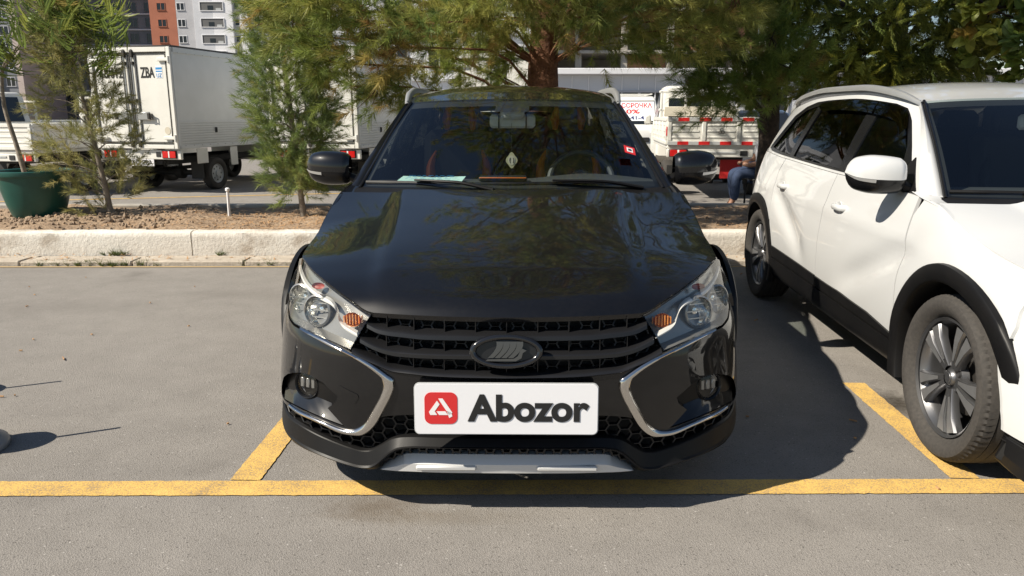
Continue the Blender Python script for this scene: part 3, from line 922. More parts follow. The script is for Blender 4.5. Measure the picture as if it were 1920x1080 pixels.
    for k in range(4):                                       # bands of the sail
        x0 = -.046 + k * .021
        P = [(x0 + .016 * math.sin(t * 2.4) + t * .004 - .012 * (1 - t), -.020 + .052 * t) for t in np.linspace(0, 1, 9)]
        Q = [(x + .017 + .004 * (i / 8), y) for i, (x, y) in enumerate(P)]
        b.prism(P + Q[::-1], .012, Mx)
    P = [(-.066, -.030), (.030, -.030), (.048, -.020), (.052, -.004), (.064, .004), (.050, .010), (.044, .002), (.036, -.014), (.024, -.022), (-.058, -.024)]
    b.prism(P[::-1], .013, Mx)
    b.obj('sailing_boat', M['badge_light'], em, smooth=False)
    # ---------------- headlights
    HL = F['headlight']
    for s in (1, -1):
        hd = empty('headlight'); hd.parent = car
        def put(m, nm, mt, **k):
            return (m if s > 0 else m.mirror()).obj(nm, M[mt], hd, **k)
        put(region(al(HL), [], front_l(.001), .017, (0, 1, 0), .02), 'lens', 'lens', angle=60)
        cin = np.array(HL).mean(0)
        sm = [tuple(cin + (np.array(p) - cin) * .985) for p in HL]
        put(region(al(sm), [], lambda l, z: front_l(.075)(l, z), .03, (0, -1, 0), .07), 'housing', 'lamp_grey', angle=50)
        q = crom(F['swoosh'], 50); rows = []
        for t, o_ in ((-.008, .040), (-.006, .016), (0, .012), (.006, .016), (.008, .040)):
            rows.append(front(q[:, 0] + t * .5, q[:, 1] + t, o_))
        put(MB().grid(np.array(rows), flip=False), 'bright_strip', 'drl')
        for (a, z, r, ti) in ((.752, .672, .046, 30), (.655, .660, .050, 24)):
            p = front(a, z, .035)
            m = MB(); m.lathe([(r, -.008), (r * .99, .004), (r * .8, .022), (r * .45, .042), (.012, .048), (.011, .018), (0, .016)], 28, 'y', xf(tuple(p), (R(-6), 0, R(ti))))
            put(m, 'reflector', 'mirror_metal', angle=60)
            m = MB(); m.lathe([(r + .007, .02), (r + .007, -.006), (r + .001, -.010), (r - .001, 0)], 28, 'y', xf(tuple(p), (R(-6), 0, R(ti))))
            put(m, 'bezel', 'lamp_grey')
            m = MB()
            for dz in (-.5, 0, .5): m.box((0, .012, dz * r), (r * 1.5, .003, .004))
            mm = MB(); mm.add(np.concatenate(m.v), m.f, xf(tuple(p), (R(-6), 0, R(ti)))); put(mm, 'flute', 'silver', smooth=False)
        p = front(.512, .657, .032)
        m = MB(); m.lathe([(.030, -.002), (.026, .012), (.016, .022), (0, .026)], 24, 'y', xf(tuple(p), (R(-8), 0, R(12)), (1, 1, .80)))
        for k in range(-3, 4): m.box((p[0] + k * .010, p[1] + .002 + abs(k) * .0012, p[2]), (.0040, .012, .038 - abs(k) * .005), .001)
        put(m, 'indicator', 'amber', angle=30)
        p = front(.665, .735, .028)
        m = MB(); m.lathe([(.022, 0), (.016, .008), (0, .011)], 18, 'y', xf(tuple(p), (R(-30), 0, R(20)), (1.2, 1, .55)))
        put(m, 'side_marker', 'marker_red')
    # ---------------- lower bumper in unpainted plastic
    n = 90
    lt, lr, lb = crom(F['lip_top'], n), crom(F['lip_ridge'], n), crom(F['lip_bot'], n)
    def fz(q, off): return front(q[:, 0], q[:, 1], off)
    rows = [fz(lt, .06), fz(lt, .018), fz(lt * .93 + lr * .07, .006), fz(lt * .88 + lr * .12, .002), fz(lt * .10 + lr * .90, -.021), fz(lr, -.028), fz(lr * .90 + lb * .10, -.027), fz(lr * .8 + lb * .2, -.020), fz(lb + [0, .006], .004), fz(lb, .014), fz(lb, .06)]
    tw(MB().grid(np.array(rows), flip=True), 'lower_bumper', M['plastic'], angle=18)
    # black panel behind plate and meshes
    mp = [(.86, .30), (.727, .299), (.626, .292), (.540, .272), (.488, .274), (.458, .291), (.430, .320), (.399, .363), (.177, .379), (0, .381), (0, .270), (.163, .270), (.338, .270), (.381, .255), (.427, .228), (.469, .210), (.537, .214), (.633, .234), (.86, .25)]
    tw(region(al([(0, .40), (.45, .40), (.86, .32), (.87, .19), (.5, .15), (.42, .15), (0, .20)]), [], front_l(.06), .05, rim=False), 'lower_back_panel', M['matte_black'])
    tw(hexnet(mp, .078, .038, lambda a, z: front(a, z, .022), .0011, .020), 'lower_mesh', M['mesh_black'], smooth=False)
    tw(hexnet([(.36, .249), (0, .259), (0, .205), (.334, .2), (.40, .172), (.415, .172)], .056, .036, lambda a, z: front(a, z, .022), .0018, .012), 'air_slit_mesh', M['mesh_black'], smooth=False)
    sk = [crom(q, 60) for q in ([(.419, .163), (.371, .192), (.330, .213), (.271, .216), (0, .219)], [(.424, .158), (.372, .173), (.332, .186), (.272, .190), (0, .192)], [(.427, .154), (.373, .153), (.333, .154), (.273, .155), (0, .157)])]
    tw(MB().grid(np.array([fz(sk[0], .055), fz(sk[0], .022), fz(sk[1], -.006), fz(sk[2] + [0, .004], -.008), fz(sk[2], -.002), fz(sk[2] + [0, -.004], .07)]), flip=True), 'skid_plate', M['skid'], angle=40)
    for s in (-1, 1):
        b = MB(); b.box((s * .20, float(front(.2, .178, -.010)[1]), .180), (.20, .016, .018), .005); b.obj('skid_rib', M['skid'], car)
    # ---------------- number plate
    if plate:
        pl_ = empty('number_plate', (0, -.034, .413)); pl_.parent = car
        pl_.rotation_euler = (R(-3), 0, 0)
        def rr(w, h, r, k=8):
            out = []
            for cx, cz, a0 in ((w / 2 - r, h / 2 - r, 0), (-w / 2 + r, h / 2 - r, 90), (-w / 2 + r, -h / 2 + r, 180), (w / 2 - r, -h / 2 + r, 270)):
                out += [(cx + r * math.cos(R(a0 + 90 * j / k)), cz + r * math.sin(R(a0 + 90 * j / k))) for j in range(k + 1)]
            return out
        b = MB(); b.prism(rr(.583, .170, .018), .006, xf((0, .006, 0), (R(90), 0, 0))); b.obj('plate_rim', M['refl_grey'], pl_, angle=30)
        b = MB(); b.prism(rr(.577, .164, .016), .003, xf((0, 0, 0), (R(90), 0, 0))); b.obj('plate_panel', M['plate_white'], pl_, angle=30)
        b = MB(); b.prism(rr(.104, .104, .022), .0012, xf((-.206, -.003, .003), (R(90), 0, 0))); lg = b.obj('logo', M['logo_red'], pl_, angle=30)
        b = MB(); X = xf((-.206, -.0042, .003), (R(90), 0, 0))
        # folded-ribbon triangle: three bars with a gap at each turn
        b.prism([(-.008, .032), (.006, .032), (.036, -.014), (.026, -.022), (-.001, .020)], .0008, X)
        b.prism([(-.012, .025), (-.004, .013), (-.020, -.010), (-.012, -.022), (-.034, -.022), (-.038, -.012)], .0008, X)
        b.prism([(-.014, -.010), (.014, -.010), (.022, -.022), (-.006, -.022)], .0008, X)
        b.prism([(.018, -.008), (.026, -.032), (.036, -.026), (.032, -.014)], .0008, X)
        b.obj('ribbon_mark', M['logo_white'], lg, smooth=False)
        text_obj('lettering', 'Abozor', .118, M['ink'], pl_, xf((.070, -.0045, .004), (R(90), 0, 0)), bold=.0042, width=.385, ext=.0003)
    # ---------------- side panels
    for s in (1, -1):
        def put(m, nm, mt, par=car, **k):
            return (m if s > 0 else m.mirror()).obj(nm, mt if not isinstance(mt, str) else M[mt], par, **k)
        IN = (-1, 0, 0)
        topl = [(float(y), float(_zs(y)) - .002) for y in np.linspace(.58, 1.39, 14)]
        arch_f = arc_pts(FA, ARC + .02, .60, .33)
        fend = [(.565, .600), (.560, .640), (.575, .69), (.575, .74), (.560, .79)] + topl + [(1.42, .90), (1.405, .70), (1.39, .50), (1.382, .345), (1.37, .33)] + arch_f[::-1]
        put(region(fend, [], side(), .03, IN, .015, flip=False), 'fender', PM, angle=45)
        y0, y1 = 1.372, 2.415
        d1 = [(1.432, .905)] + [(float(y), float(_zs(y)) + .0) for y in np.linspace(1.445, y1, 20)] + [(2.425, .75), (2.41, .5), (2.40, .362), (1.392, .352), (1.398, .50), (1.415, .70)]
        front_door = put(region(d1, [], side(), .034, IN, .015), 'front_door', PM, angle=45)
        arch_r = arc_pts(RA, ARC + .02, .46, .40)
        d2 = [(2.422, float(_zs(2.42)))] + [(float(y), float(_zs(y))) for y in np.linspace(2.5, 3.40, 16)] + [(3.435, .95), (3.42, .80), (3.37, .62)] + [(RA - .40, .50), (RA - .408, .40), (RA - .42, .375), (2.407, .365), (2.417, .5), (2.432, .75)]
        rear_door = put(region(d2, [], side(), .034, IN, .015), 'rear_door', PM, angle=45)
        arq = arc_pts(RA, ARC + .02, .56, .42)
        qp = [(3.407, float(_zs(3.4)))] + [(float(y), float(_zs(y))) for y in np.linspace(3.5, 4.36, 14)] + [(4.38, .8), (4.34, .50)] + arq[::-1] + [(3.378, .62), (3.428, .80), (3.443, .95)]
        quarter = put(region(qp, [], side(), .034, IN, .015), 'rear_quarter', PM, angle=45)
        if s < 0:
            put(region([(3.56, .80), (3.72, .82), (3.74, .96), (3.58, .945)], [], side(.0015), .02, IN, .003), 'fuel_flap', PM, quarter)
        put(region([(.46, .48), (.560, .48), (.595, .56), (.63, .62), (.68, .70), (.66, .80), (.55, .785), (.53, .70), (.48, .62)], [], side(-.014), .03, IN, .004), 'fender_return', PM)
        # door handles with their scooped cups
        for door, yh in ((front_door, 2.20), (rear_door, 3.23)):
            zh = .842 if door is front_door else .862
            xh = float(side_x(yh, zh))
            m = MB(); m.tube(crom([(xh - .006, yh - .075, zh), (xh + .022, yh - .055, zh), (xh + .031, yh, zh + .002), (xh + .022, yh + .055, zh), (xh - .006, yh + .075, zh)], 15), .013, 10, sx=.75, sy=1.25)
            put(m, 'door_handle', PM, door)
            m = MB(); m.lathe([(.034, 0), (.03, .004), (0, -.004)], 20, 'x', xf((xh - .001, yh + .015, zh), (0, 0, 0), (1, 1.3, .9))); put(m, 'handle_cup', PM, door)
        # plastic sill and lower door strip
        sil = [(1.36, .20), (1.365, .33), (1.40, .345), (2.4, .36), (3.26, .372), (3.325, .35), (3.332, .20)]
        put(region(sil, [], lambda Y, z: (side_x(Y, z) + .016 - .06 * np.clip((.27 - z) / .07, 0, 1) ** 2, Y, z), .035, IN, .03), 'sill', 'plastic', angle=50)
        st = [(1.405, .352), (2.405, .366), (2.405, .425), (1.68, .405), (1.405, .375)]
        put(region(st, [], side(.010), .03, IN, .012), 'door_strip', 'plastic', front_door)
        st = [(2.418, .367), (3.27, .380), (3.27, .455), (2.418, .428)]
        put(region(st, [], side(.010), .03, IN, .012), 'door_strip', 'plastic', rear_door)
        # wheel-arch cladding
        for cy, zf, zb in ((FA, .19, .20), (RA, .20, .22)):
            n = 40
            rows = []
            def ringpts(r, off):
                P = np.array(arc_pts(cy, r, zf, zb, n))
                w = np.where(np.abs(P[:, 0] - cy) < 2, side_x(P[:, 0], np.clip(P[:, 1], .35, .56)), 0)
                if cy == FA:
                    w = np.where(P[:, 0] < .66, np.minimum(w, .872 + .018 * (P[:, 0] - .50) / .14), w)
                return np.stack([w + off, P[:, 0], P[:, 1]], 1)
            rows = [ringpts(ARC, -.09), ringpts(ARC, .002), ringpts(ARC + .006, .010), ringpts(ARC + .03, .013), ringpts(ARC + .062, .013), ringpts(ARC + .070, .008), ringpts(ARC + .072, -.012)]
            put(MB().grid(np.array(rows), flip=True), 'arch_cladding', 'plastic', angle=50)
            lin = MB()
            P = arc_pts(cy, ARC + .004, .22, .22, 30)
            lin.grid(np.array([[(.86, y, z) for y, z in P], [(.56, y, z) for y, z in P]]), flip=True)
            put(lin, 'arch_liner', 'matte_black')
        # ------------- greenhouse
        top = lambda y: float(_zr(y))
        ys = np.linspace(2.13, 4.20, 30)
        frame = [(1.47, .982)] + [(float(y), float(_zs(y)) + .002) for y in np.linspace(1.6, 4.30, 26)] + [(4.28, 1.15), (4.20, top(4.20) - .002)] + [(float(y), top(y) - .002) for y in ys[::-1][1:]] + [(2.03, 1.372), (1.75, 1.195)]
        dlo = [(1.545, .998)] + [(float(y), float(_zs(y)) + .014) for y in np.linspace(1.65, 3.90, 20)] + [(4.02, 1.075), (3.97, 1.13), (3.80, top(3.8) - .105), (3.6, top(3.6) - .060), (3.4, top(3.4) - .040)] + [(float(y), top(y) - .036) for y in np.linspace(3.2, 2.35, 10)] + [(2.22, top(2.22) - .034), (2.10, 1.352), (1.98, 1.292), (1.80, 1.175)]
        put(region(frame, [dlo], gs(), .035, IN, .012, .02), 'side_frame', PM, angle=45)
        dg = put(region(dlo, [[(1.72, 1.022), (2.36, 1.022), (2.36, top(2.36) - .062), (2.245, top(2.24) - .060), (2.14, 1.345), (2.02, 1.283), (1.86, 1.175)],
                              [(2.47, 1.024), (3.32, 1.05), (3.25, top(3.25) - .066), (2.49, top(2.49) - .062)],
                              [(3.41, 1.055), (3.93, 1.085), (3.86, 1.15), (3.72, top(3.72) - .13), (3.56, top(3.56) - .085), (3.345, top(3.34) - .066)]],
                        gs(-.006), .03, IN, .01, .012), 'window_surround', 'gloss_black', angle=45)
        for wpoly, gm in (([(1.715, 1.017), (2.365, 1.017), (2.365, top(2.36) - .057), (2.24, top(2.24) - .055), (2.13, 1.345), (2.01, 1.283), (1.85, 1.175)], side_glass),
                      ([(2.465, 1.019), (3.325, 1.045), (3.255, top(3.25) - .061), (2.485, top(2.49) - .057)], 'tinted'),
                      ([(3.405, 1.05), (3.94, 1.082), (3.865, 1.155), (3.72, top(3.72) - .125), (3.56, top(3.56) - .080), (3.34, top(3.34) - .061)], 'tinted')):
            put(region(wpoly, [], gs(-.014), .06, rim=False), 'side_window', gm, dg)
        # wind deflector over the doors
        df = crom([(1.97, 1.262), (2.10, 1.345), (2.24, top(2.24) - .040), (2.5, top(2.5) - .04), (2.9, top(2.9) - .04), (3.27, top(3.27) - .045)], 40)
        lo_ = df.copy(); lo_[:, 1] -= np.interp(np.linspace(0, 1, 40), [0, .15, .9, 1], [.05, .06, .06, .03])
        g_hi = np.array(gs(.004)(df[:, 0], df[:, 1])).T; g_lo = np.array(gs(.016)(lo_[:, 0], lo_[:, 1])).T
        put(MB().grid(np.array([g_hi, (g_hi + g_lo) / 2 + (.004, 0, 0), g_lo])), 'wind_deflector', 'tinted', dg)
        # A pillar: from windscreen edge to the door frame
        ws = np.array([(.735, 1.375, .975), (.690, 1.54, 1.085), (.640, 1.74, 1.215), (.595, 1.93, 1.328), (.568, 2.03, 1.383)])
        sd = [gs()(y, z) for y, z in ((1.47, .982), (1.60, 1.085), (1.78, 1.215), (1.96, 1.330), (2.08, 1.390))]
        a_, b_ = crom(ws, 24), crom(np.array(sd), 24)
        mid = (a_ + b_) / 2 + np.array((.010, -.020, .010))
        put(MB().grid(np.array([a_ + (-.012, .012, -.010), a_, mid * .5 + a_ * .5 + (.001, -.002, .001), mid, mid * .4 + b_ * .6, b_]), flip=False), 'a_pillar', PM, angle=60)
        wsl = a_ + (-.008, -.004, .003)
        put(MB().tube(wsl, .008, 8), 'pillar_trim', 'gloss_black')
        # base of the pillar between bonnet, fender and windscreen
        m = MB(); m.grid(np.array([crom([(.690, 1.28, .945), (.715, 1.35, .965), (.738, 1.40, .992)], 8), crom([(.775, 1.25, .955), (.772, 1.36, .978), (.762, 1.45, 1.000)], 8), crom([(.806, 1.27, .955), (.806, 1.40, .972), (.796, 1.53, .990)], 8)]))
        put(m, 'cowl_corner', PM)
        # roof rail
        rl = crom([(.580, 2.00, 1.376), (.592, 2.12, 1.412), (.604, 2.30, 1.446), (.614, 2.65, 1.476), (.614, 3.2, 1.480), (.597, 3.8, 1.440), (.570, 4.05, 1.388)], 40)
        m = MB(); V = []
        rows = []
        for k, (dx, dz) in enumerate(((-.018, -.022), (-.016, .002), (-.007, .010), (.007, .010), (.016, .002), (.020, -.022))):
            tap = np.interp(np.linspace(0, 1, 40), [0, .12, .88, 1], [.55, 1, 1, .6])
            rows.append(rl + np.stack([dx * tap, 0 * tap, dz * tap], 1))
        m.grid(np.array(rows)); put(m, 'roof_rail', 'silver', angle=50)
        m = MB(); m.tube(rl[5:-4] + np.array((-.018, 0, -.035)), .016, 8); put(m, 'rail_gasket', PM)
        # ------------- door mirror
        mr = empty('door_mirror'); mr.parent = car
        U = np.linspace(0, 1, 22); A = np.linspace(0, 2 * math.pi, 41)
        hz = pchip([0, .1, .5, .8, .93, 1], [.066, .084, .092, .078, .048, .0])(U); hy = pchip([0, .1, .5, .8, .94, 1], [.050, .075, .092, .078, .046, .0])(U)
        zc = 1.056 + .008 * U; xc = .815 + .235 * U; yc = 1.60 + .045 * U
        G3 = np.zeros((22, 41, 3))
        for i in range(22):
            for j, a in enumerate(A):
                ca, sa = math.cos(a), math.sin(a)
                py = np.sign(ca) * abs(ca) ** .75 * hy[i] * (.45 if ca > 0 else 1.0)      # flatter at the glass side
                pz = np.sign(sa) * abs(sa) ** .8 * hz[i] * (.92 if sa > 0 else .95)
                G3[i, j] = (xc[i], yc[i] + py, zc[i] + pz + .012 * (-ca) * 0)
        up = [j for j in range(41) if math.sin(A[j]) > -.28 - .0]
        jl = [j for j, a in enumerate(A) if a <= math.pi + .20]        # upper cap
        jm = [j for j, a in enumerate(A) if math.pi + .30 <= a <= math.pi + .62]   # indicator band at the front
        jb = [j for j, a in enumerate(A) if a >= math.pi + .55]
        put(MB().grid(G3[:, jl]), 'mirror_cap', PM, mr, angle=60)
        def ju(lo, hi, off=0): return [j for j, a in enumerate(A) if lo <= a <= hi]
        put(MB().grid(G3[:, [j for j in range(41) if A[j] >= math.pi + .1]] + np.array((0, .001, -.001))), 'mirror_housing', 'gloss_black', mr, angle=60)
        jq = [j for j in range(41) if math.pi + .12 <= A[j] <= math.pi + .36]
        put(MB().grid(G3[12:, jq] + np.array((.002, -.0035, -.001))), 'mirror_indicator', 'silver', mr, angle=60)
        m = MB(); m.box((.925, 1.655, 1.058), (.17, .006, .13), .003); put(m, 'mirror_glass', 'mirror_metal', mr)
        foot = crom([(.772, 1.60, .992), (.80, 1.595, 1.005), (.845, 1.61, 1.018), (.90, 1.62, 1.012)], 10)
        m = MB(); m.tube(foot, [.050, .046, .042, .040, .038, .037, .036, .034, .030, .022], 12, sx=1.0, sy=.55); put(m, 'mirror_foot', 'plastic', mr)
        m = region([(1.50, .985), (1.76, .995), (1.69, 1.13)], [], gs(.006), .03, (-1, 0, 0), .012); put(m, 'mirror_gusset', 'plastic', mr)
        # wheels
        for y in (FA, RA):
            put_wheel(car, s * .775, y, s, .4 + y, steer if y == FA else 0)
    # ---------------- windscreen, roof, tail
    wb = np.array([(-.733, 1.378, .976), (-.60, 1.32, .980), (-.385, 1.255, .983), (0, 1.205, .984), (.385, 1.255, .983), (.60, 1.32, .980), (.733, 1.378, .976)])
    wt = np.array([(-.568, 2.03, 1.383), (-.46, 1.99, 1.392), (-.307, 1.968, 1.398), (0, 1.95, 1.402), (.307, 1.968, 1.398), (.46, 1.99, 1.392), (.568, 2.03, 1.383)])
    a_, b_ = crom(wb, 41), crom(wt, 41)
    rows = [a_ + (b_ - a_) * t + np.array((0, -.022, .032)) * math.sin(math.pi * t) * .45 for t in np.linspace(0, 1, 26)]
    W_ = np.array(rows)
    wsn = MB().grid(W_, flip=True).obj('windscreen', M['windscreen'], car)
    # black printed border of the glass, on its inner face
    bd = MB()
    inn = np.array((0, .006, -.007))
    bd.grid(W_[:3] + inn); bd.grid(W_[-3:] + inn); bd.grid(W_[:, :2] + inn); bd.grid(W_[:, -2:] + inn)
    bd.grid(W_[-5:-2, 17:24] + inn)
    bd.obj('glass_border', M['matte_black'], wsn)
    rows = []
    edge_f = crom(wt, 41)
    for t in np.linspace(0, 1, 40):
        row = []
        for j, q in enumerate(np.linspace(-1, 1, 41)):
            y0 = edge_f[j][1]; y = y0 + (4.30 - y0) * t
            yy = 2.03 + (4.25 - 2.03) * t
            xr, zr = float(_xr(yy)), float(_zr(yy))
            if t == 0: xr, zr = .568, 1.383
            crown = pchip([0, .06, .25, .5, .75, 1], [.020, .030, .052, .055, .05, .035])(t)
            row.append((q * xr, y, zr + crown * (1 - abs(q) ** 2.4)))
        rows.append(row)
    RG = np.array(rows)
    MB().grid(RG).rim(RG, (0, 0, -1), .02).obj('roof', PM, car, angle=50)
    MB().grid(RG[1:-1, 2:-2] - np.array((0, 0, .045))).obj('headliner', M['headliner'], car)
    # tail
    tl = [crom([(-x_, y_ - .25 * (1), z_), (-x_ * .7, y_ - .05, z_), (0, y_, z_), (x_ * .7, y_ - .05, z_), (x_, y_ - .25, z_)], 31) for x_, y_, z_ in ((.52, 4.36, 1.345), (.60, 4.46, 1.20), (.68, 4.55, 1.05), (.72, 4.58, .85), (.74, 4.56, .62), (.74, 4.54, .35), (.70, 4.48, .22))]
    MB().grid(np.array(tl), flip=True).obj('tailgate', PM, car)
    # cowl tray and wipers
    cw = [crom(q, 31) for q in ([(-.79, 1.285, .950), (-.4, 1.185, .958), (0, 1.15, .960), (.4, 1.185, .958), (.79, 1.285, .950)], [(-.74, 1.40, .985), (-.385, 1.27, .989), (0, 1.22, .990), (.385, 1.27, .989), (.74, 1.40, .985)])]
    MB().grid(np.array(cw)).obj('cowl_tray', M['plastic'], car)
    def wiper(x0, x1, pivx, zz):
        w = empty('wiper'); w.parent = car
        xs_ = np.linspace(x0, x1, 14)
        yb = np.interp(np.abs(xs_), [0, .385, .6, .74], [1.215, 1.262, 1.325, 1.385]); 
        pts = np.stack([xs_, yb + .002 + .03, np.full(14, zz) + .004 * np.sin(np.linspace(0, 3.14, 14))], 1)
        MB().tube(pts, .010, 6, sx=.7, sy=1.0).obj('blade', M['plastic'], w)
        m0 = pts[7]; pv = np.array((pivx, float(np.interp(abs(pivx), [0, .385, .74], [1.19, 1.24, 1.36])), .985))
        MB().tube(crom([pv, pv * .5 + m0 * .5 + (0, -.02, .022), m0 + (0, -.014, .016)], 12), np.linspace(.016, .008, 12), 8, sx=1, sy=.6).obj('arm', M['plastic'], w)
    wiper(-.70, -.24, -.08, 1.002)
    wiper(-.19, .52, .62, 1.004)
    # ---------------- cabin
    cb = MB()
    cb.box((0, 2.9, .62), (1.45, 2.6, .08), .02)
    cb.box((0, 3.65, .80), (1.40, .12, .45), .04)
    cb.obj('cabin_floor', M['interior'], car)
    dz = [crom(q, 31) for q in ([(-.74, 1.42, .978), (-.4, 1.30, .982), (0, 1.25, .984), (.4, 1.30, .982), (.74, 1.42, .978)],
                                [(-.74, 1.60, .988), (-.4, 1.52, .996), (0, 1.50, .998), (.4, 1.52, 1.000), (.74, 1.60, .99)],
                                [(-.74, 1.84, .975), (-.4, 1.82, .985), (0, 1.80, .985), (.4, 1.80, 1.015), (.74, 1.84, .985)],
                                [(-.74, 1.90, .90), (-.4, 1.90, .90), (0, 1.88, .90), (.4, 1.88, .92), (.74, 1.90, .90)],
                                [(-.74, 1.92, .62), (-.4, 1.92, .62), (0, 1.9, .62), (.4, 1.9, .62), (.74, 1.92, .62)])]
    MB().grid(np.array(dz)).obj('dashboard', M['dash'], car, angle=60)
    st = empty('steering_wheel', (.385, 2.02, .955)); st.parent = car; st.rotation_euler = (R(62), 0, 0)
    ring = [[((.178 + .016 * math.cos(t)) * math.cos(a), (.178 + .016 * math.cos(t)) * math.sin(a), .016 * math.sin(t)) for t in np.linspace(0, 2 * math.pi, 9)] for a in np.linspace(0, 2 * math.pi, 41)]
    MB().grid(ring).obj('ring', M['dash'], st)
    b = MB(); b.lathe([(0, .03), (.055, .028), (.07, .01), (.06, -.03)], 20); b.box((.11, 0, 0), (.12, .035, .015), .004); b.box((-.11, 0, 0), (.12, .035, .015), .004); b.box((0, -.11, 0), (.04, .12, .015), .004)
    b.obj('spokes', M['dash'], st)
    for sx in (-.36, .36):
        se = empty('seat', (sx, 2.55, .50)); se.parent = car
        b = MB(); b.box((0, 0, .10), (.48, .50, .14), .05); b.obj('cushion', M['interior'], se)
        b = MB(); b.box((0, 0, .0), (.47, .13, .62), .05, xf((0, .27, .42), (R(-14), 0, 0))); bk = b.obj('backrest', M['interior'], se)
        b = MB()
        for s in (-1, 1): b.tube(crom([(s * .13, -.055, -.27), (s * .175, -.075, -.12), (s * .185, -.075, .04), (s * .15, -.055, .16)], 12), [.012, .03, .042, .048, .05, .05, .048, .045, .04, .032, .022, .010], 10, sx=1, sy=.7, M=xf((0, .27, .42), (R(-14), 0, 0)))
        b.obj('orange_bolster', M[seat], bk)
        b = MB(); b.box((0, 0, 0), (.27, .10, .19), .04, xf((0, .39, .80), (R(-10), 0, 0))); hr = b.obj('headrest', M['interior'], se)
        b = MB()
        for s in (-1, 1): b.tube([(s * .085, .345, .72), (s * .088, .335, .79), (s * .075, .345, .87)], [.020, .038, .018], 10, sx=1, sy=.8)
        b.obj('orange_patch', M[seat], hr)
    rs = MB(); rs.box((0, 3.55, .98), (1.25, .14, .52), .05); 
    for x in (-.4, 0, .4): rs.box((x, 3.58, 1.27), (.26, .10, .16), .04)
    rs.obj('rear_seat', M['interior'], car)
    # inside mirror
    im = empty('inside_mirror'); im.parent = car
    b = MB(); b.box((0, 1.985, 1.285), (.25, .03, .075), .022); b.obj('housing', M['cream'], im)
    b = MB(); b.box((0, 1.95, 1.325), (.13, .07, .06), .02); b.obj('sensor_cover', M['cream'], im)
    b = MB()
    for s in (-1, 1): b.box((s * .075, 1.968, 1.285), (.008, .006, .078))
    b.obj('clip', M['ink'], im)
    return car

black_car = build_car('parked_car', 'glossy black crossover with chrome fog-lamp swoops and orange seats, parked nose-out in the centre bay', 'black_paint', (-.018, 2.30, 0), R(.6), True, side_glass='clear_side')
white_car = build_car('parked_car', 'white crossover with black wheel-arch cladding and tinted windows, beside the black car', 'white_paint', (2.476, 1.802, 0), R(3.0), False, steer=R(0), seat='interior', side_glass='light_tint')

# ------------------------------------------------------------------ small things in and on the cars
charm = empty('hanging_charm', (-.002, 4.262, 1.075))
tag(charm, 'gold-edged medallion hanging behind the black car windscreen', 'charm')
b = MB(); b.prism([((.034 + .004 * math.cos(4 * t)) * math.cos(t) * .85, (.034 + .004 * math.cos(4 * t)) * math.sin(t) * 1.15) for t in np.linspace(0, 2 * math.pi, 33)[:-1]], .006, xf((0, .003, 0), (R(90), 0, 0))); b.obj('medallion', M['gold'], charm, smooth=False)
b = MB(); b.prism([(.019 * math.cos(t), .026 * math.sin(t)) for t in np.linspace(0, 2 * math.pi, 25)[:-1]], .002, xf((0, -.003, 0), (R(90), 0, 0))); b.obj('medallion_face', M['beige'], charm, smooth=False)
b = MB()
for dx in (-.008, .008): b.tube([(dx, -.0058, -.014), (dx * 1.4, -.0058, 0), (dx, -.0058, .014)], .0016, 5)
b.obj('ornament', M['dark_steel'], charm)
MB().tube([(0, 0, .042), (0, 0, .20)], .001, 5).obj('cord', M['ink'], charm)
pp = empty('paper_sheet', (-.40, 3.80, 1.003), R(-4)); tag(pp, 'pale green handwritten sheet lying on the black car dashboard', 'paper')
g = [[(x, y, .006 * math.sin(x * 9) ** 2 + .012 * (y / .16)) for y in np.linspace(-.08, .10, 6)] for x in np.linspace(-.16, .16, 12)]
MB().grid(g, flip=True).obj('sheet', M['paper'], pp)
b = MB()
for r_ in range(4):
    xx = -.12
    while xx < .12:
        w = random.uniform(.012, .035)
        b.box((xx + w / 2, -.05 + r_ * .035, .0155 + .012 * ((-.05 + r_ * .035) / .16)), (w, .004, .001)); xx += w + random.uniform(.006, .02)
b.obj('handwriting', M['blue_ink'], pp, smooth=False)
o = MB().box((0, 0, 0), (.24, .10, .022), .006).obj('phone_holder', M['ink'], None, loc=(-.045, 3.82, 1.012)); tag(o, 'dark flat tray on the black car dashboard beside the paper', 'tray')
MB().box((0, -.052, .006), (.23, .006, .005), .001).obj('orange_edge', M['orange_seat'], o)
stk = empty('window_sticker', (.578, 3.802, 1.150)); stk.rotation_euler = (R(36), R(16), R(12)); tag(stk, 'small red and white square sticker on the black car windscreen', 'sticker')
MB().box((0, 0, 0), (.058, .058, .0012)).obj('red_border', M['logo_red'], stk, smooth=False)
MB().box((0, 0, .001), (.032, .032, .0012)).obj('white_square', M['logo_white'], stk, smooth=False)
MB().box((0, 0, .002), (.018, .014, .0012)).obj('dark_mark', M['ink'], stk, smooth=False)

# ------------------------------------------------------------------ bollard posts at the left edge
def post(loc, label):
    p = empty('bollard', loc); tag(p, label, 'bollard', 'squat bollards with thin rods')
    MB().lathe([(0, 0), (.150, 0), (.154, .012), (.148, .030), (.122, .048), (.100, .075), (.094, .12)], 40).obj('flared_base', M['bollard_grey'], p)
    MB().lathe([(.094, .12), (.100, .135), (.104, .165), (.097, .20), (.075, .225), (.035, .240), (0, .243)], 40).obj('domed_cap', M['steel'], p)
    MB().tube([(0, 0, .235), (.006, .012, .50)], .009, 8).obj('rod', M['dark_steel'], p)
M['bollard_grey'] = solid('bollard_grey', (.30, .31, .32), .4)
post((-2.205, 2.86, 0), 'grey domed bollard cut by the picture edge, nearer of two')
post((-2.80, 3.45, 0), 'farther grey domed bollard, only its rod shadow in view')

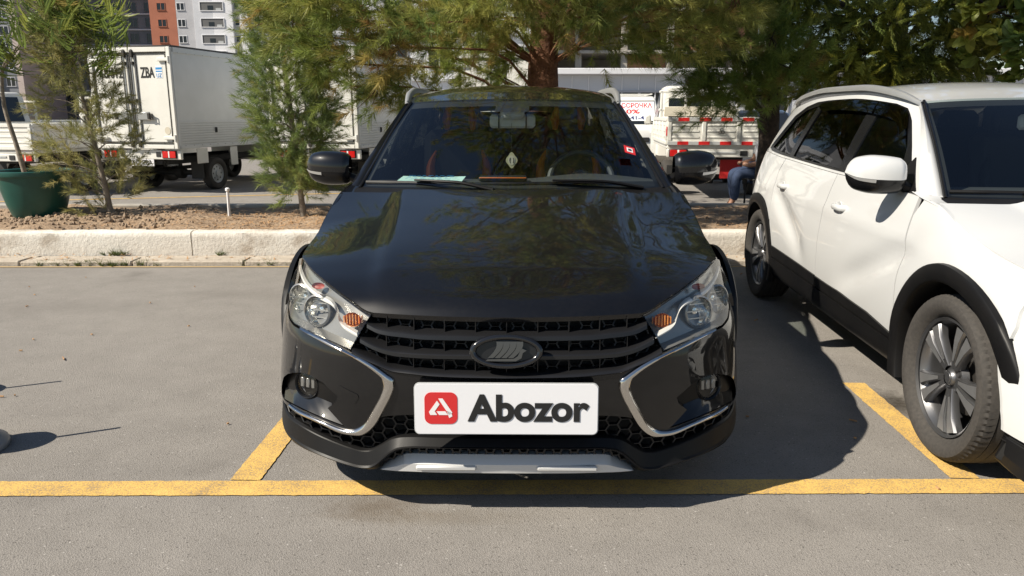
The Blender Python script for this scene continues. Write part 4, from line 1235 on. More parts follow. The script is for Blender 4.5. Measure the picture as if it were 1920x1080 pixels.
# ------------------------------------------------------------------ light trucks
def truck_wheel(parent, x, y, s, r=.285):
    w = empty('wheel', (x, y, r)); w.parent = parent; w.rotation_euler = (0, 0, 0 if s > 0 else math.pi)
    MB().lathe([(.17, .06), (.20, .08), (.25, .085), (.275, .075), (r, .055), (r, -.055), (.275, -.075), (.25, -.085), (.20, -.08), (.17, -.06)], 36, 'x').obj('tyre', M['tyre'], w)
    b = MB(); b.lathe([(.172, .06), (.168, .045), (.155, .03), (.14, .035), (.085, .052), (.06, .05), (.055, .075), (.0, .08)], 32, 'x')
    b.obj('rim', M['refl_grey'], w)
    b = MB()
    for k in range(8):
        a = k * math.pi / 4
        b.lathe([(0, .048), (.018, .046)], 8, 'x', xf((0, .112 * math.cos(a), .112 * math.sin(a))))
    b.obj('vent_hole', M['ink'], w)
def lamp_cluster(par, x, z, w=.26, h=.10, y=-.03):
    l = empty('tail_light', (x, y, z)); l.parent = par
    MB().box((0, .02, 0), (w + .02, .04, h + .02), .006).obj('housing', M['chassis'], l)
    s = 1 if x > 0 else -1
    MB().box((s * w * .27, -.004, 0), (w * .42, .02, h), .004).obj('red_lens', M['red_lamp'], l)
    MB().box((0, -.004, 0), (w * .10, .02, h), .004).obj('clear_lens', M['logo_white'], l)
    MB().box((-s * w * .26, -.004, 0), (w * .40, .02, h), .004).obj('red_lens', M['red_lamp'], l)
def cab(par, y0, h=1.86, body='truck_white'):
    """short forward cab from y0 to y0+1.35, windows all round"""
    c = empty('cab'); c.parent = par
    prof = [(y0, .55), (y0, 1.0), (y0 + .02, 1.12), (y0 + .10, h - .05), (y0 + .20, h), (y0 + .75, h), (y0 + .90, h - .06), (y0 + 1.30, 1.18), (y0 + 1.45, 1.02), (y0 + 1.55, .80), (y0 + 1.55, .45), (y0 + 1.2, .40), (y0 + .3, .40)]
    P = np.array(prof)
    rows = []
    for xx in (-.76, -.74, -.70, .70, .74, .76):
        t = {.76: .0, .74: .5, .70: 1.0}[abs(xx)]
        q = P.copy(); cen = np.array((y0 + .7, 1.05)); q = cen + (q - cen) * (.955 + .045 * t)
        tum = np.where(q[:, 1] > 1.05, (q[:, 1] - 1.05) * .16, 0)
        rows.append(np.stack([np.sign(xx) * (abs(xx) - tum), q[:, 0], q[:, 1]], 1))
    n = len(P); V = np.concatenate(rows); F_ = [(i * n + j, i * n + (j + 1) % n, (i + 1) * n + (j + 1) % n, (i + 1) * n + j) for i in range(5) for j in range(n)]
    F_ += [tuple(range(n)), tuple(reversed(range(5 * n, 6 * n)))]
    MB().add(V, F_).obj('cab_shell', M[body], c, angle=35)
    g = MB(); g.box((0, 0, 0), (1.10, .012, .42), .005, xf((0, y0 + .045, 1.42), (R(-7), 0, 0))); g.obj('rear_window', M['window_dark'], c)
    g = MB(); g.box((0, 0, 0), (1.18, .012, .66), .005, xf((0, y0 + 1.105, 1.50), (R(34), 0, 0))); g.obj('windscreen', M['window_dark'], c)
    for s in (-1, 1):
        poly = [(y0 + .20, 1.16), (y0 + 1.12, 1.16), (y0 + .86, h - .12), (y0 + .26, h - .12)]
        V = [(s * (.775 - (z - 1.05) * .16), y, z) for y, z in poly]
        V2 = [(s * (.755 - (z - 1.05) * .16), y, z) for y, z in poly]
        MB().add(V + V2, [(0, 1, 2, 3), (7, 6, 5, 4), (0, 4, 5, 1), (1, 5, 6, 2), (2, 6, 7, 3), (3, 7, 4, 0)]).obj('side_window', M['window_dark'], c, smooth=False)
        b = MB(); b.box((s * .86, y0 + 1.15, 1.22), (.14, .08, .20), .03); b.tube([(s * .74, y0 + 1.18, 1.15), (s * .82, y0 + 1.16, 1.18)], .015, 6); b.obj('wing_mirror', M[body], c)
        b = MB(); b.box((s * .55, y0 + 1.535, .80), (.28, .05, .16), .03); b.obj('headlamp', M['lens_white'], c)
    b = MB(); b.box((0, y0 + 1.56, .52), (1.5, .10, .20), .04); b.obj('bumper', M[body], c)
    return c
M['lens_white'] = solid('lamp_white', (.6, .6, .6), .15)
def chassis(par, ln, z=.62):
    b = MB()
    for s in (-1, 1): b.box((s * .36, ln / 2 + .05, z - .08), (.06, ln - .3, .12), .01)
    for y in (.12, .9, 1.9, 2.7): b.box((0, y, z - .09), (.72, .06, .08), .008)
    b.tube([(-.66, 1.02, .29), (.66, 1.02, .29)], .05, 10); b.lathe([(0, -.1), (.11, -.06), (.11, .06), (0, .1)], 16, 'x', xf((0, 1.02, .29)))
    b.tube([(-.3, .1, .36), (-.3, 2.4, .34)], .035, 8)
    b.obj('chassis', M['chassis'], par)
    for s in (-1, 1): MB().box((s * .62, .66, .36), (.26, .012, .30), .004).obj('mud_flap', M['chassis'], par)
def plate_text(par, x, z, y, s1, w=.42):
    p = empty('number_plate', (x, y, z)); p.parent = par
    MB().box((0, 0, 0), (w, .012, .13), .004).obj('plate_panel', M['plate_white'], p)
    text_obj('lettering', s1, .11, M['ink'], p, xf((0, -.0075, 0), (R(90), 0, 0)), bold=.001, width=w * .86)
def box_truck(name, label, loc, phi, text=True):
    t = empty(name, loc, -phi); tag(t, label, 'truck', 'white box trucks in the far car park')
    L_, W_, z0, z1 = 2.85, .80, .76, 2.40
    chassis(t, 4.2); cab(t, 2.98)
    bx = empty('cargo_box'); bx.parent = t
    b = MB(); b.box((0, L_ / 2 + .03, (z0 + z1) / 2), (2 * W_ - .02, L_ - .06, z1 - z0 - .02), .01); b.obj('box_wall', M['truck_side'], bx, smooth=False)
    b = MB()
    for s in (-1, 1):
        b.box((s * (W_ - .002), L_ / 2, z1 - .045), (.03, L_, .09), .006); b.box((s * (W_ - .002), L_ / 2, z0 + .03), (.03, L_, .06), .006)
        b.box((s * (W_ - .002), .02, (z0 + z1) / 2), (.03, .05, z1 - z0), .006)
        b.box((s * (W_ - .002), L_ - .02, (z0 + z1) / 2), (.03, .05, z1 - z0), .006)
    b.obj('edge_rail', M['truck_side'], bx, smooth=False)
    for s in (-1, 1):
        for k in range(9):
            MB().box((s * (W_ - .004), L_ / 2, z0 + .10 + k * .042), (.016, L_ - .10, .034), .004).obj('side_rib', M['truck_side'], bx, smooth=False)
    b = MB(); rv = [(W_ + .014, .15 + k * .22, z1 - .085) for k in range(12)] + [(W_ + .014, .15 + k * .22, z0 + .05) for k in range(12)]
    for p in rv:
        for s in (-1, 1): b.box((s * p[0], p[1], p[2]), (.006, .016, .016))
    b.obj('rivet_row', M['steel'], bx, smooth=False)['kind'] = 'stuff'
    b = MB(); b.box((W_ + .012, 1.02, 1.06), (.012, .06, .09), .004); b.box((W_ + .022, 1.02, 1.07), (.012, .02, .05), .004); b.obj('side_latch', M['chassis'], bx)
    b = MB(); b.box((0, L_ / 2, z1 + .012), (2 * W_ + .03, L_ + .03, .03), .01); b.obj('box_roof', M['dark_steel'], bx)
    # rear frame and doors
    b = MB()
    for s in (-1, 1): b.box((s * (W_ - .035), -.012, (z0 + z1) / 2), (.07, .05, z1 - z0), .008)
    b.box((0, -.012, z1 - .04), (2 * W_ - .145, .05, .08), .008); b.box((0, -.012, z0 + .035), (2 * W_ - .145, .05, .07), .008)
    b.obj('rear_frame', M['truck_white'], bx)
    for s in (-1, 1):
        d = empty('rear_door'); d.parent = bx
        MB().box((s * .362, -.005, (z0 + z1) / 2), (.700, .03, z1 - z0 - .20), .006).obj('door_panel', M['truck_white'], d)
        b = MB(); xo = s * .362
        for dx in (-.342, .342): b.box((xo + dx, -.024, (z0 + z1) / 2), (.012, .012, z1 - z0 - .22))
        for dz in (-1, 1): b.box((xo, -.024, (z0 + z1) / 2 + dz * (z1 - z0 - .22) / 2), (.68, .012, .012))
        b.obj('door_seal', M['chassis'], d, smooth=False)
        for xr in (.075, ):
            MB().tube([(s * xr, -.05, z0 + .02), (s * xr, -.05, z1 - .03)], .0135, 8).obj('lock_rod', M['steel'], d)
            for z in (z0 + .08, z0 + .22, 1.55, z1 - .25, z1 - .10): MB().box((s * xr, -.045, z), (.055, .045, .05 if z not in (z0 + .08, z1 - .10) else .11), .006).obj('rod_bracket', M['dark_steel'], d)
            MB().tube([(s * (xr + .06), -.03, z0 + .1), (s * (xr + .06), -.03, z1 - .12)], .007, 6).obj('rod_guide', M['chassis'], d)
        b = MB(); b.box((s * .215, -.055, 1.30), (.24, .03, .13), .008); b.obj('lock_plate', M['steel'], d)
        b = MB(); b.tube([(s * .30, -.05, 1.34), (s * .39, -.075, 1.33), (s * .395, -.075, 1.25), (s * .30, -.05, 1.25)], .011, 8); b.box((s * .32, -.075, 1.30), (.05, .03, .10), .006); b.obj('door_handle', M['dark_steel'], d)
        for z in (z0 + .18, z1 - .20):
            b = MB(); b.box((s * .67, -.045, z), (.22, .03, .055), .008); b.tube([(s * .77, -.045, z - .05), (s * .77, -.045, z + .05)], .018, 8); b.obj('hinge', M['truck_white'], d)
    if text:
        b = MB(); b.prism([(.055 * math.cos(2 * math.pi * k / 24), .062 * math.sin(2 * math.pi * k / 24)) for k in range(24)], .004, xf((.62, -.021, 1.06), (R(90), 0, 0))); b.obj('round_label', M['beige'], bx, smooth=False)
        text_obj('lettering', 'ZBA', .235, M['ink'], bx, xf((.335, -.0235, 2.0), (R(90), 0, 0)), bold=.005, width=.27)
        text_obj('lettering', '18/612', .235, M['ink'], bx, xf((-.36, -.0235, 2.0), (R(90), 0, 0)), bold=.005, width=.42)
        f = empty('country_flag', (.56, -.022, 2.0)); f.parent = bx
        MB().box((0, 0, .06), (.12, .004, .035)).obj('blue_band', M['blue_ink'], f, smooth=False)
        MB().box((0, .0005, .005), (.13, .003, .20)).obj('flag_field', M['plate_white'], f, smooth=False)
        MB().box((0, 0, .015), (.12, .004, .02)).obj('blue_band', M['blue_ink'], f, smooth=False)
        text_obj('lettering', 'UZ', .09, M['blue_ink'], f, xf((0, -.003, -.05), (R(90), 0, 0)), width=.10)
    # lamp bar, plate
    b = MB(); b.box((0, .05, .66), (1.60, .06, .16), .01); b.obj('lamp_bar', M['truck_white'], t)
    for s in (-1, 1):
        lamp_cluster(t, s * .58, .665, .27, .11, .005)
        MB().box((s * .36, .016, .665), (.09, .012, .08), .004).obj('bar_slot', M['chassis'], t)
    if text: plate_text(t, 0.02, .53, .03, '612 ZBA', .46)
    for s in (-1, 1):
        for y in (1.06, 3.55): truck_wheel(t, s * .68, y, s)
        MB().box((s * .79, .60, .62), (.02, .30, .26), .01).obj('side_bracket', M['truck_white'], t); MB().box((s * .79, 1.52, .58), (.02, .22, .34), .01).obj('side_bracket', M['truck_white'], t)
    return t
box_truck('box_truck', 'white box truck with ZBA lettering on its rear doors', (-6.33, 13.15, 0), R(14.5))
box_truck('box_truck', 'white box truck behind the young pine, next to the black car mirror', (-3.36, 13.25, 0), R(11), False)
box_truck('box_truck', 'white box truck mostly hidden by the big pine, behind the black car roof', (-.25, 14.4, 0), R(8), False)

def flat_truck(name, label, loc, phi, stripes=False, zb=.78, hh=.43):
    t = empty(name, loc, -phi); tag(t, label, 'truck', 'white flatbed trucks in the far car park')
    L_, W_ = 2.7, .82
    chassis(t, 4.2, zb - .1); cab(t, 2.85)
    MB().box((0, L_ / 2, zb - .03), (2 * W_, L_, .06), .01).obj('bed_floor', M['truck_white'], t)
    def board(nm, M4, ln, nb):
        d = empty(nm); d.parent = t
        b = MB(); b.box((0, 0, hh / 2), (ln, .026, hh), .006, M4); b.obj('board_panel', M['truck_white'], d)
        b = MB()
        for z in (.03, hh - .03): b.box((0, -.018, z), (ln, .022, .06), .006, M4)
        for k in range(nb + 1):
            b.box((-ln / 2 + .03 + k * (ln - .06) / nb, -.018, hh / 2), (.06, .020, hh - .125), .006, M4)
        b.obj('board_frame', M['truck_white'], d)
        for k in range(nb):
            for j in range(3):
                b = MB(); b.box((-ln / 2 + (k + .5) * ln / nb, -.015, .12 + j * (hh - .24) / 2), (ln / nb - .12, .012, .03), .005, M4); b.obj('pressed_rib', M['truck_white'], d)
        return d
    tg = board('tailgate', xf((0, 0, zb)), 2 * W_, 3 if stripes else 2)
    board('side_board', xf((W_, L_ / 2, zb), (0, 0, R(90))), L_, 4)
    board('side_board', xf((-W_, L_ / 2, zb), (0, 0, R(-90))), L_, 4)
    b = MB()
    for xx in (-.7, -.25, .25, .7): b.box((xx, L_ + .02, zb + .45), (.05, .05, .9), .01)
    for z in (zb + .55, zb + .88): b.box((0, L_ + .02, z), (1.5, .05, .05), .01)
    b.obj('headboard_rack', M['truck_white'], t)
    if stripes:
        for z in (zb + .03, zb + hh - .03):
            x = -W_; k = 0
            while x < W_ - .05:
                w = .155 if k % 2 == 0 else .17
                w = min(w, W_ - x)
                MB().box((x + w / 2, -.031, z), (w - .002, .004, .055)).obj('reflector_strip', M['refl_red'] if k % 2 else M['refl_grey'], tg, smooth=False)
                x += w; k += 1
        MB().box((-W_ - .012, .0, zb + hh * .5), (.02, .05, .14), .004).obj('corner_reflector', M['refl_red'], tg)
        b = MB()
        for cx, cz in ((0, .02), (-.022, -.016), (.022, -.016)):
            b.tube([(cx + .022 * math.cos(a), -.030, zb + hh * .5 + cz + .022 * math.sin(a)) for a in np.linspace(0, 6.283, 17)], .004, 5)
        b.obj('three_ring_badge', M['dark_steel'], tg)
        MB().box((0, L_ - .04, zb + .52), (1.3, .02, .18), .01).obj('beige_headboard', M['beige'], t)
    b = MB(); b.box((0, .03, zb - .125), (2 * W_, .06, .13), .01); b.obj('lamp_bar', M['truck_white'], t)
    for s in (-1, 1):
        lamp_cluster(t, s * .64, zb - .125, .27, .10, -.012)
        MB().box((s * .36, -.006, zb - .125), (.11, .012, .075), .004).obj('bar_slot', M['chassis'], t)
    MB().box((0, -.005, zb - .115), (.5, .012, .03), .004).obj('bar_recess', M['refl_grey'], t)
    if stripes:
        MB().box((.20, .14, .50), (.34, .03, .34), .02).obj('red_guard', M['red_paint'], t)
    else:
        MB().lathe([(.0, -.03), (.10, -.03), (.20, -.07), (.26, -.06), (.28, 0), (.26, .06), (.20, .07), (.10, .03), (0, .03)], 30, 'z', xf((.1, 1.9, .38))).obj('spare_wheel', M['tyre'], t)
    for s in (-1, 1):
        for y in (1.05, 3.4): truck_wheel(t, s * .70, y, s)
    return t
flat_truck('flatbed_truck', 'white flatbed truck cut by the picture edge, behind the green pot', (-8.52, 12.72, 0), R(14), False, .76, .42)
flat_truck('flatbed_truck', 'white flatbed with red and grey reflective stripes on its tailgate', (3.24, 12.05, 0), R(6), True, .86, .42)
flat_truck('flatbed_truck', 'white flatbed cab facing this way, left of the box truck', (-11.5, 22.5, 0), R(205), False, .76, .42)

# ------------------------------------------------------------------ van and cars far behind
def simple_car(name, label, loc, phi, body, prof, W_, roof_in, cat='car', glass=True):
    """body from a side outline (y, z), narrowed towards the roof; nose at y = 0"""
    t = empty(name, loc, -phi); tag(t, label, cat)
    P = np.array(prof); n = len(P); zmax = P[:, 1].max(); zb = zmax * .55
    rows = []
    for xx, sc in ((-1, .94), (-.97, .985), (-.9, 1), (.9, 1), (.97, .985), (1, .94)):
        cen = P.mean(0); q = cen + (P - cen) * sc
        tum = np.clip((q[:, 1] - zb) / (zmax - zb), 0, 1) * roof_in
        rows.append(np.stack([np.sign(xx) * (abs(xx) * W_ - tum), q[:, 0], q[:, 1]], 1))
    V = np.concatenate(rows); F_ = [(i * n + j, i * n + (j + 1) % n, (i + 1) * n + (j + 1) % n, (i + 1) * n + j) for i in range(5) for j in range(n)]
    F_ += [tuple(range(n)), tuple(reversed(range(5 * n, 6 * n)))]
    MB().add(V, F_).obj('body', M[body], t, angle=40)
    return t
van_prof = [(0, .30), (0, .62), (.10, .86), (.55, 1.04), (1.05, 1.58), (1.25, 1.80), (1.6, 1.90), (3.9, 1.90), (4.05, 1.7), (4.1, .9), (4.1, .30)]
van = simple_car('van', 'white van with a red-lettered sale banner across its windscreen', (3.72, 23.6, 0), R(4), 'truck_white', van_prof, .84, .12, 'van')
sl = math.atan2(1.80 - 1.04, 1.25 - .55)
Mw = xf((0, .86, 1.37), (sl, 0, 0))
b = MB(); b.box((0, 0, .012), (1.36, 1.02, .012), .004, Mw); b.obj('windscreen', M['window_dark'], van)
bn = MB(); bn.box((0, .06, .022), (1.34, .80, .006), .002, Mw); ban = bn.obj('sale_banner', M['logo_white'], van)
for s_, z_, h_, w_, mt in (('РАССРОЧКА', .28, .26, 1.20, 'logo_red'), ('0%', .02, .24, .42, 'logo_red'), ('179-41-47', -.24, .20, .92, 'blue_dark')):
    if mt == 'blue_dark' and 'blue_dark' not in M: M['blue_dark'] = solid('navy_ink', (.02, .03, .12), .5)
    text_obj('lettering', s_, h_, M[mt], ban, Mw @ xf((0.0, .02 + z_, .027)), bold=.006, width=w_)
for s in (-1, 1):
    b = MB(); b.box((s * .62, .10, .80), (.30, .16, .15), .04); b.obj('headlamp', M['lens_white'], van)
    b = MB(); b.box((s * .98, .95, 1.25), (.16, .10, .22), .04); b.tube([(s * .80, 1.0, 1.15), (s * .95, .96, 1.2)], .02, 6); b.obj('wing_mirror', M['truck_white'], van)
    poly = [(1.02, 1.18), (2.0, 1.18), (2.0, 1.66), (1.38, 1.66)]
    V = [(s * (.845 - max(0, (z - 1.045) / .855) * .12), y, z) for y, z in poly]
    MB().add(V + [(x_ - s * .02, y, z) for x_, y, z in V], [(0, 1, 2, 3), (7, 6, 5, 4), (0, 4, 5, 1), (1, 5, 6, 2), (2, 6, 7, 3), (3, 7, 4, 0)]).obj('side_window', M['window_dark'], van, smooth=False)
    for y in (.75, 3.3): truck_wheel(van, s * .74, y, s)
b = MB(); b.box((0, -.01, .58), (.9, .05, .14), .02); b.obj('grille', M['chassis'], van)
b = MB(); b.tube([(-.62, 1.55, 1.95), (.62, 1.55, 1.95)], .02, 6); b.tube([(-.62, 3.4, 1.95), (.62, 3.4, 1.95)], .02, 6)
for s in (-1, 1): b.tube([(s * .62, 1.4, 1.96), (s * .62, 3.7, 1.96)], .02, 6)
b.obj('roof_rack', M['truck_white'], van)
car_prof = [(0, .25), (0, .60), (.25, .72), (1.05, .88), (1.75, 1.36), (2.0, 1.43), (2.9, 1.42), (3.6, 1.05), (4.15, 1.0), (4.25, .75), (4.25, .25)]
def far_car(label, loc, phi, body):
    c = simple_car('parked_car', label, loc, phi, body, car_prof, .84, .16)
    sl = math.atan2(1.36 - .88, 1.75 - 1.05)
    MB().box((0, 0, .008), (1.22, .80, .012), .004, xf((0, 1.40, 1.12), (sl, 0, 0))).obj('windscreen', M['window_dark'], c)
    MB().box((0, 0, .008), (1.16, .72, .012), .004, xf((0, 3.25, 1.235), (-math.atan2(.37, .7), 0, 0))).obj('rear_window', M['window_dark'], c)
    for s in (-1, 1):
        poly = [(1.38, .96), (3.3, 1.0), (2.85, 1.34), (1.95, 1.34)]
        V = [(s * (.848 - max(0, (z - .7865) / .6435) * .16), y, z) for y, z in poly]
        MB().add(V + [(x_ - s * .02, y, z) for x_, y, z in V], [(0, 1, 2, 3), (7, 6, 5, 4), (0, 4, 5, 1), (1, 5, 6, 2), (2, 6, 7, 3), (3, 7, 4, 0)]).obj('side_window', M['window_dark'], c, smooth=False)
        b = MB(); b.box((s * .62, .03, .62), (.30, .10, .12), .03); b.obj('headlamp', M['lens_white'], c)
        b = MB(); b.box((s * .62, 4.23, .82), (.30, .06, .14), .03); b.obj('tail_light', M['red_lamp'], c)
        b = MB(); b.box((s * .92, 1.55, .98), (.16, .10, .10), .03); b.obj('wing_mirror', M[body], c)
        for y in (.8, 3.4): truck_wheel(c, s * .74, y, s)
    MB().box((0, -.01, .50), (.46, .012, .12), .004).obj('number_plate', M['plate_white'], c)
M['grey_paint'] = paint('grey_paint', (.05, .052, .056), .3, .3)
far_car('dark grey car behind the slim tree trunk, beside the white car roof', (6.3, 17.2, 0), R(-8), 'grey_paint')
far_car('small white car behind the big pine trunk, above the black car roof', (1.55, 19.5, 0), R(4), 'truck_white')

# ------------------------------------------------------------------ seated person on a chair
ch = empty('metal_chair', (3.53, 10.78, 0), R(-90)); tag(ch, 'dark metal chair under the seated person behind the white car', 'chair')
b = MB(); b.box((0, 0, .44), (.42, .42, .03), .01); b.obj('seat', M['chassis'], ch)
for x in (-.19, .19):
    for y in (-.19, .19):
        MB().tube([(x, y, 0), (x, y, .43 if y < 0 else .86)], .014, 8).obj('leg', M['chassis'], ch)
b = MB(); b.box((0, .195, .74), (.40, .02, .22), .008); b.obj('backrest', M['chassis'], ch)
def skin(name, mat, parent, nodes, edges, root=0, sub=2):
    me = bpy.data.meshes.new(name); me.from_pydata([n[:3] for n in nodes], edges, [])
    o = bpy.data.objects.new(name, me); COL.objects.link(o)
    o.modifiers.new('skin', 'SKIN'); o.modifiers.new('sub', 'SUBSURF').levels = sub; o.modifiers['sub'].render_levels = sub
    for i, n in enumerate(nodes):
        sv = me.skin_vertices[0].data[i]; r = n[3]; sv.radius = r if isinstance(r, tuple) else (r, r); sv.use_root = (i == root)
    dg = bpy.context.evaluated_depsgraph_get(); dg.update()
    m2 = bpy.data.meshes.new_from_object(o.evaluated_get(dg)); bpy.data.objects.remove(o, do_unlink=True)
    m2.polygons.foreach_set('use_smooth', [True] * len(m2.polygons))
    o = bpy.data.objects.new(name, m2); COL.objects.link(o); o.parent = parent
    m2.materials.clear(); m2.materials.append(mat); return o
M['skin'] = solid('skin', (.30, .155, .095), .55); M['shirt'] = vary('grey_shirt', (.42, .42, .43), (.52, .52, .53), 10, .9); M['jeans'] = vary('blue_jeans', (.018, .032, .07), (.035, .055, .11), 14, .9); M['hair'] = solid('dark_hair', (.012, .009, .008), .6)
pe = empty('person', (3.53, 10.78, .47), R(-90)); tag(pe, 'person in a pale grey shirt and jeans seated on a chair behind the white car', 'person')
# local: faces -y; pelvis at the origin
skin('body', M['skin'], pe, [(0, 0, .08, .13), (0, .02, .25, .125), (0, 0, .42, .13), (0, -.02, .52, .07), (0, -.03, .59, .052), (0, -.055, .68, .088), (0, -.055, .76, .085),
      (.19, -.01, .44, .06), (.25, -.06, .22, .045), (.17, -.26, .17, .036), (.10, -.34, .19, .03), (-.19, -.01, .44, .06), (-.25, -.06, .22, .045), (-.17, -.26, .17, .036), (-.10, -.34, .19, .03),
      (.10, -.05, .06, .085), (.14, -.42, .06, .065), (.14, -.44, -.30, .042), (.14, -.52, -.42, .035), (-.10, -.05, .06, .085), (-.14, -.42, .06, .065), (-.14, -.36, -.30, .042), (-.14, -.44, -.42, .035)],
     [(0, 1), (1, 2), (2, 3), (3, 4), (4, 5), (5, 6), (2, 7), (7, 8), (8, 9), (9, 10), (2, 11), (11, 12), (12, 13), (13, 14), (0, 15), (15, 16), (16, 17), (17, 18), (0, 19), (19, 20), (20, 21), (21, 22)])
skin('shirt', M['shirt'], pe, [(0, 0, .05, .155), (0, .03, .22, .15), (0, .005, .42, .15), (0, -.01, .50, .085), (.20, -.005, .445, .078), (.245, -.045, .28, .068), (-.20, -.005, .445, .078), (-.245, -.045, .28, .068)], [(0, 1), (1, 2), (2, 3), (2, 4), (4, 5), (2, 6), (6, 7)])
skin('jeans', M['jeans'], pe, [(0, .0, .06, .15), (.105, -.06, .06, .105), (.14, -.42, .06, .080), (.14, -.44, -.33, .060), (-.105, -.06, .06, .105), (-.14, -.42, .06, .080), (-.14, -.36, -.33, .060)], [(0, 1), (1, 2), (2, 3), (0, 4), (4, 5), (5, 6)])
skin('hair', M['hair'], pe, [(0, -.015, .74, .092), (0, -.045, .80, .085), (0, .005, .68, .07)], [(0, 1), (0, 2)])
b = MB()
for s in (-1, 1): b.box((s * .14, -.50 if s > 0 else -.42, -.44), (.09, .26, .07), .025)
b.obj('shoes', M['ink'], pe)

# ------------------------------------------------------------------ pot and stake
pot = empty('plant_pot', (-5.42, 8.72, .19)); tag(pot, 'dark green round plastic pot holding a narrow-leaved tree', 'pot')
MB().lathe([(0, .0), (.25, .0), (.265, .02), (.31, .15), (.345, .30), (.365, .44), (.37, .46), (.395, .462), (.402, .475), (.400, .515), (.385, .522), (.365, .515), (.355, .46)], 56).obj('pot_wall', M['pot'], pot)
MB().lathe([(.36, .45), (.2, .465), (0, .47)], 40).obj('potting_soil', M['soil'], pot)
o = MB().tube([(0, 0, 0), (.004, 0, .30)], .016, 8).obj('marker_stake', M['logo_white'], None, loc=(-3.206, 8.615, .19)); tag(o, 'short white marker stake in the planting strip', 'stake')
MB().lathe([(.018, 0), (.026, .006), (.026, .03), (.014, .04), (0, .04)], 10, 'z', xf((.004, 0, .29))).obj('cap', M['logo_white'], o)

# ------------------------------------------------------------------ foliage
def foliage(name, tm, pos, dirs, scale, cols, parent, mat, roll=None):
    """tm: (K,3,3) small triangles along +x; one copy at each pos, turned to dirs"""
    n = len(pos); K = len(tm)
    D = dirs / np.linalg.norm(dirs, axis=1)[:, None]
    ref = np.tile(np.array((0, 0, 1.0)), (n, 1)); bad = np.abs(D[:, 2]) > .95; ref[bad] = (1, 0, 0)
    B1 = np.cross(ref, D); B1 /= np.linalg.norm(B1, axis=1)[:, None]; B2 = np.cross(D, B1)
    if roll is None: roll = rng.uniform(0, 6.28, n)
    c, s = np.cos(roll)[:, None], np.sin(roll)[:, None]
    E1 = B1 * c + B2 * s; E2 = -B1 * s + B2 * c
    Rm = np.stack([D, E1, E2], -1)                        # columns
    V = np.einsum('nij,kvj->nkvi', Rm, tm) * scale[:, None, None, None] + pos[:, None, None, :]
    V = V.reshape(-1, 3); T_ = n * K
    me = bpy.data.meshes.new(name)
    me.vertices.add(T_ * 3); me.loops.add(T_ * 3); me.polygons.add(T_)
    me.vertices.foreach_set('co', V.ravel().astype(np.float32))
    me.loops.foreach_set('vertex_index', np.arange(T_ * 3, dtype=np.int32))
    me.polygons.foreach_set('loop_start', np.arange(0, T_ * 3, 3, dtype=np.int32))
    me.polygons.foreach_set('loop_total', np.full(T_, 3, dtype=np.int32))
    me.update()
    at = me.attributes.new('tint', 'FLOAT_COLOR', 'POINT')
    C = np.repeat(cols, K * 3, axis=0) * np.repeat(rng.uniform(.75, 1.25, (T_, 1)), 3, axis=0)
    C = np.concatenate([C, np.ones((len(C), 1))], 1)
    at.data.foreach_set('color', C.ravel().astype(np.float32))
    me.materials.append(mat)
    o = bpy.data.objects.new(name, me); COL.objects.link(o); o.parent = parent
    return o
def needle_twig(n, ln, nl, w, spread, seed):
    g = np.random.default_rng(seed); T_ = []
    for i in range(n):
        t = g.uniform(0, 1); a = g.uniform(0, 6.28); sp = spread * (1 - .35 * t) * g.uniform(.7, 1.2)
        d = np.array((math.cos(sp), math.sin(sp) * math.cos(a), math.sin(sp) * math.sin(a)))
        p = np.array((t * ln, 0, 0)); L_ = nl * g.uniform(.7, 1.15)
        s_ = np.cross(d, g.normal(size=3)); s_ /= np.linalg.norm(s_)
        T_.append([p - s_ * w, p + s_ * w, p + d * L_])
    return np.array(T_)
def spray_twig(seed, ln=.26):
    """flattened feathery spray of a cypress"""
    g = np.random.default_rng(seed); T_ = []
    for i in range(26):
        t = i / 26; side_ = 1 if i % 2 else -1
        p = np.array((t * ln, 0, -.05 * t * t)); L_ = .10 * (1 - .5 * t) * g.uniform(.8, 1.2)
        d = np.array((.75, side_ * .65, g.normal(0, .12) - .1)); d /= np.linalg.norm(d)
        w = np.array((0, 0, .006)) + np.array((.004, 0, 0))
        T_.append([p - w, p + w, p + d * L_])
        for j in range(4):
            q = p + d * L_ * (j + 1) / 4.5; e = d + np.array((.3, -side_ * .9 * (1 if j % 2 else -1), g.normal(0, .2))); e /= np.linalg.norm(e)
            T_.append([q - w * .8, q + w * .8, q + e * .035])
    return np.array(T_)
def blade(ln, w, droop, fold=.25):
    P = []
    n = 4
    for i in range(n + 1):
        t = i / n; ww = w * math.sin(math.pi * min(.97, max(.06, t))) ** .7
        P.append((np.array((ln * t, -ww, -droop * t * t * ln + fold * ww)), np.array((ln * t, 0, -droop * t * t * ln)), np.array((ln * t, ww, -droop * t * t * ln + fold * ww))))
    T_ = []
    for i in range(n):
        for k in (0, 1):
            a, b2, c, d = P[i][k], P[i][k + 1], P[i + 1][k + 1], P[i + 1][k]
            T_ += [[a, b2, c], [a, c, d]]
    return np.array(T_)
def leaf_cluster(seed, n, ln, w, droop, spread, stem, down=0.0):
    g = np.random.default_rng(seed); base = blade(ln, w, droop); out = []
    for i in range(n):
        a = g.uniform(0, 6.28); sp = spread * g.uniform(.4, 1.2)
        d = np.array((math.cos(sp), math.sin(sp) * math.cos(a), math.sin(sp) * math.sin(a) - down)); d /= np.linalg.norm(d)
        r = np.cross((0, 0, 1.0), d); r /= max(np.linalg.norm(r), 1e-6); u = np.cross(d, r)
        Rm = np.stack([d, r, u], -1); p = np.array((g.uniform(0, 1) * stem, 0, 0))
        out.append(base * g.uniform(.65, 1.2) @ Rm.T + p)
    return np.concatenate(out)
